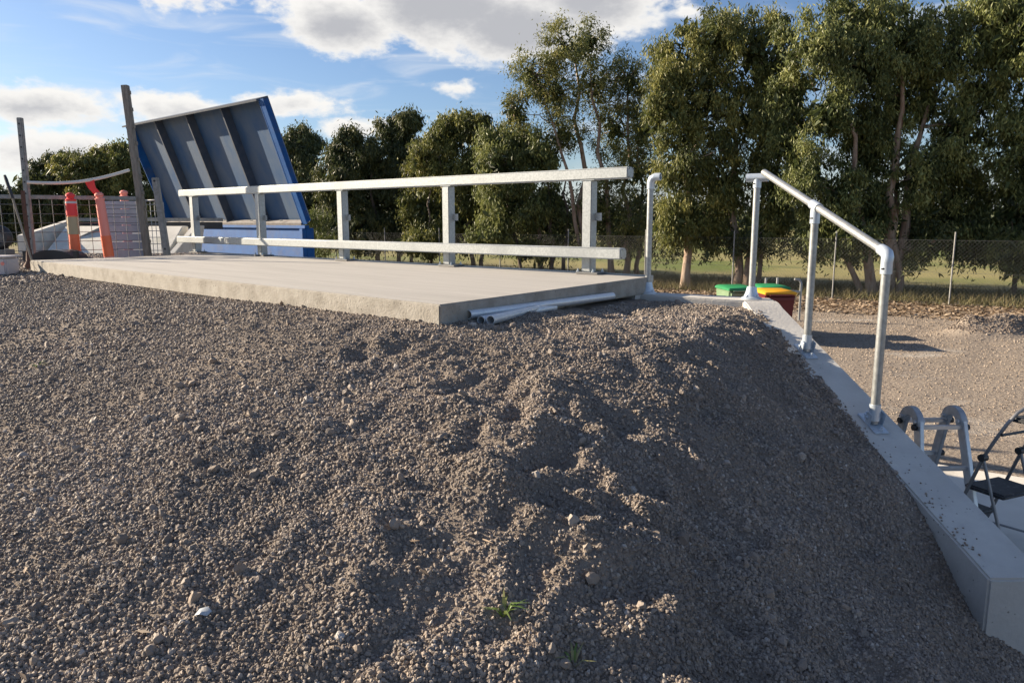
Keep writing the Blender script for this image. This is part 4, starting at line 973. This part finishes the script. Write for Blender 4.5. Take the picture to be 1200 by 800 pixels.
tree('gum_tree', (-28,47), [(-28,-28.2,3.2,.16),(-27,-26.8,2.5,.12)],
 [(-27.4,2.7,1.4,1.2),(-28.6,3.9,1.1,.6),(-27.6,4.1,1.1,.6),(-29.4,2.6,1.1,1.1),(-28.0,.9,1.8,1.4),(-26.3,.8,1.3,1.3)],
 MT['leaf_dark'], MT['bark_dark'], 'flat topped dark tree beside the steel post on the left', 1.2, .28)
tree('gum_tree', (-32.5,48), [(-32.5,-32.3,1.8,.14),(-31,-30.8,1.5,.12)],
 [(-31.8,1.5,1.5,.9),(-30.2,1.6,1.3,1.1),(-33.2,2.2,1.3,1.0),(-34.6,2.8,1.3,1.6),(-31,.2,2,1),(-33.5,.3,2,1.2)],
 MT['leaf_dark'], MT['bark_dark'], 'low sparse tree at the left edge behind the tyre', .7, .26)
# bush
bs = empty('bush', (-8.6,32.4,GZ), 'bright green rounded bush beside the right end of the blue bin', 'bush')
cs = [(-8.6+random.uniform(-.65,.65), 32.4+random.uniform(-.5,.5), GZ+.5+random.uniform(0,2.1)) for _ in range(30)]
vs, F, tt = leaf_cloud(cs, [.36]*30, 110, .16, -.6, shell=.2); np_mesh('foliage', vs, F, MT['leaf_bright'], bs, tt)
MB().tube([V(-8.6,32.4,GZ-.1), V(-8.55,32.4,GZ+1.4)], [.06,.03], 7).build('stem', MT['bark_dark'], bs)
# low scrub and drooping undergrowth beyond the fence
cs, rs_ = [], []
for s_ in np.arange(-6, 50, .38):
    p = F0+FD*float(s_)+V(.56,.83,0)*random.uniform(.8,3.6)
    if random.random() < (.9 if s_ > 9 else .30):
        for k in range(random.randint(1, 3)):
            cs.append((p.x+random.uniform(-.3,.3), p.y+random.uniform(-.3,.3), GZ+random.uniform(1.0, 3.6 if s_ > 9 else 2.6))); rs_.append(random.uniform(.35,.65))
for s_ in np.arange(-9, 50, .33):
    for k in range(5):
        p = F0+FD*float(s_)+V(.56,.83,0)*random.uniform(2.0, 6.5)
        cs.append((p.x, p.y, random.uniform(-1.05+.55*math.sin(s_*1.9)**2, 1.5 if s_ > 2 else 1.2))); rs_.append(random.uniform(.3,.6))
vs, F, tt = leaf_cloud(cs, rs_, 85, .17, .5, shell=.1, tlo=0, thi=.8)
tag(np_mesh('undergrowth', vs, F, MT['leaf_dark'], tint=tt), kind='stuff', label='dark drooping undergrowth beneath the gum trees beyond the fence')

# ---------------------------------------------------------------- litter, grass, weeds
def blades(n, pf, hmin, hmax, wdt, name, m, label, lean=.5):
    p = pf(n); n = len(p); hh = rng.uniform(hmin, hmax, n); a = rng.uniform(0, 6.283, n); ln = rng.normal(size=(n, 2))*lean*hh[:,None]
    sx = np.stack([np.cos(a), np.sin(a), np.zeros(n)], 1)*wdt*.5
    tip = p+np.concatenate([ln, hh[:,None]], 1)
    vs = np.stack([p-sx, p+sx, tip], 1).reshape(-1, 3); F = np.arange(n*3).reshape(-1, 3)
    return tag(np_mesh(name, vs, F, m, tint=np.repeat(rng.random(n), 3)), kind='stuff', label=label)
def fence_band(lo, hi, s0=-10, s1=50):
    def f(n):
        s_ = rng.uniform(s0, s1, n); d = rng.uniform(lo, hi, n)
        x = F0.x+FD.x*s_+.56*d; y = F0.y+FD.y*s_+.83*d; return np.stack([x, y, yard_h(x, y)], 1)
    return f
blades(46000, fence_band(-.25, 4.5), .08, .42, .022, 'dry_grass', MT['drygrass'], 'tufts of dry grass along the chain link fence')
n = 34000; p = fence_band(-3.6, .6, -9, 30)(n); a = rng.uniform(0, 6.283, n); s1 = rng.uniform(.06, .17, n)
d1 = np.stack([np.cos(a), np.sin(a), rng.normal(size=n)*.25], 1)*s1[:,None]; d2 = np.stack([-np.sin(a), np.cos(a), rng.normal(size=n)*.4], 1)*(s1*.2)[:,None]
p[:,2] += rng.uniform(.005, .05, n); vs = np.stack([p-d1*.5, p+d2, p+d1*.5, p-d2], 1).reshape(-1, 3)
tag(np_mesh('leaf_litter', vs, np.arange(n*4).reshape(-1, 4), MT['litter'], tint=np.repeat(rng.random(n), 4)), kind='stuff', label='dry brown leaf litter strip in front of the fence')
# yard pebbles
n = 16000; x = rng.uniform(3, 15, n); y = rng.uniform(5.5, 20, n); k = (x*.56+y*.83 < 21.5) & (x < .75*y) & ~((x < 7.6) & (y < 7.7)); x, y = x[k], y[k]
dd = rng.uniform(.012, .030, len(x))*(.6+.05*y)
S = dd[:,None]*np.stack([rng.uniform(.8,1.3,len(x)), rng.uniform(.8,1.1,len(x)), rng.uniform(.5,.8,len(x))], 1)
MT['yard_stone'] = mat('yard_pebble', (.22,.175,.135), .9, 0, (.36,.30,.24), 3, 2, space='World')
tag(stones_object('yard_pebbles', np.stack([x, y, yard_h(x, y)+dd*.15], 1), S, 50.0, 1, MT['yard_stone']), kind='stuff', label='scattered pebbles on the lower yard')

sx_, sy_ = rng.uniform(8.7, 13, 9000), rng.uniform(13.8, 16, 9000); hh = yard_h(sx_, sy_)-GZ; k = hh > .10+.05*rng.random(9000)
sx_, sy_ = sx_[k], sy_[k]; dd = rng.uniform(.015, .045, len(sx_))
tag(stones_object('spoil_heap', np.stack([sx_, sy_, yard_h(sx_, sy_)+dd*.2], 1), dd[:,None]*np.ones((1,3)), 90.0, 1, MT['spoil']), kind='stuff', label='dark grey spoil stones heaped on the yard at the right edge')
def gz(x, y): return float(emb_h(np.array([x]), np.array([y]))[0])
def weed(x, y, nb, hmax, label, spread=.06):
    z = gz(x, y); t = empty('weed_tuft', (x, y, z), label, 'weed', 'small weeds in the gravel')
    vs, fs, tt = [], [], []
    for k in range(nb):
        a = random.uniform(0, 6.283); l_ = random.uniform(.5, 1)*hmax; d = V(math.cos(a), math.sin(a), 0); s = V(-d.y, d.x, 0)*.0035
        b0_ = V(x,y,z)+d*.004; b1_ = b0_+d*spread*.35+V(0,0,l_*.6); b2_ = b0_+d*spread*random.uniform(.8,1.6)+V(0,0,l_*random.uniform(.55,1))
        i = len(vs); vs += [b0_-s, b0_+s, b1_-s*1.2, b1_+s*1.2, b2_, b2_]; fs += [(i,i+1,i+3,i+2),(i+2,i+3,i+4,i+5)]; tt += [random.random()]*6
    np_mesh('blade', [tuple(v) for v in vs], fs, MT['weed'], t, tt)
def hit(px, py):
    """where a line of sight in the photograph meets the embankment (used to read positions off it once)"""
    pass
def litter_bits(n, name, label, m, lmin, lmax, asp, reg):
    x_ = rng.uniform(reg[0], reg[1], n); y_ = rng.uniform(reg[2], reg[3], n); z_ = emb_h(x_, y_); k_ = (z_ > -2) & inview(x_, y_, 1, 9); x_, y_, z_ = x_[k_], y_[k_], z_[k_]; n = len(x_)
    a_ = rng.uniform(0, 6.283, n); l_ = rng.uniform(lmin, lmax, n); e1_ = np.stack([np.cos(a_), np.sin(a_), rng.normal(size=n)*.15], 1)*l_[:,None]*.5; e2_ = np.stack([-np.sin(a_), np.cos(a_), rng.normal(size=n)*.3], 1)*(l_*asp)[:,None]*.5
    c_ = np.stack([x_, y_, z_+.012], 1); vs_ = np.stack([c_-e1_, c_+e2_+[0,0,.002], c_+e1_, c_-e2_], 1).reshape(-1, 3)
    return tag(np_mesh(name, vs_, np.arange(n*4).reshape(-1, 4), m, tint=np.repeat(rng.random(n), 4)), kind='stuff', label=label)
litter_bits(170, 'dry_leaves', 'scattered dry gum leaves on the gravel', MT['litter'], .02, .05, .28, (-4, 2.6, 1.2, 6.5))
litter_bits(110, 'dry_twigs', 'scattered thin straw and twigs on the gravel', MT['litter'], .04, .12, .05, (-4, 2.6, 1.2, 6.5))
weed(-.025, 2.02, 11, .085, 'larger grassy weed tuft with straw coloured blades at the bottom middle of the gravel')
weed(.171, 1.90, 7, .06, 'small green weed sprout at the bottom edge of the gravel')
weed(-2.88, 4.43, 8, .045, 'tiny yellow green weed on the left of the gravel')
# pale stone chip and light brown clods
ch = MB(); cx0, cy0 = -.889, 1.98; cz0 = gz(cx0, cy0)+.012
ch.add([(cx0-.022,cy0-.006,cz0),(cx0-.004,cy0-.014,cz0+.008),(cx0+.016,cy0-.010,cz0+.001),(cx0+.024,cy0+.008,cz0+.006),(cx0+.008,cy0+.018,cz0+.015),(cx0-.014,cy0+.014,cz0+.010),(cx0,cy0,cz0+.013)], [(0,1,6),(1,2,6),(2,3,6),(3,4,6),(4,5,6),(5,0,6)])
MT['paper'] = mat('white_scrap', (.42,.45,.47), .5)
o = ch.build('plastic_scrap', MT['paper']); tag(o, 'small white crumpled plastic scrap on the left of the gravel', 'scrap')
# gravel spilled on the wing wall top
x = []; y = []; z = []
for k in range(70):
    yy = 3.2+abs(random.gauss(0, 1))*.55 if random.random() < .6 else random.uniform(4.0, 4.6); 
    if yy > 5.7: continue
    x.append(wing_x(yy)-.11+abs(random.gauss(0, .045))); y.append(yy); z.append(ztop(yy)+.002)
x, y, z = map(np.array, (x, y, z)); dd = rng.uniform(.005, .014, len(x))
tag(stones_object('spilled_stones', np.stack([x, y, z], 1), dd[:,None]*np.ones((1,3)), 70.0, 1, MT['gravel']), kind='stuff', label='small stones spilled on top of the wing wall')
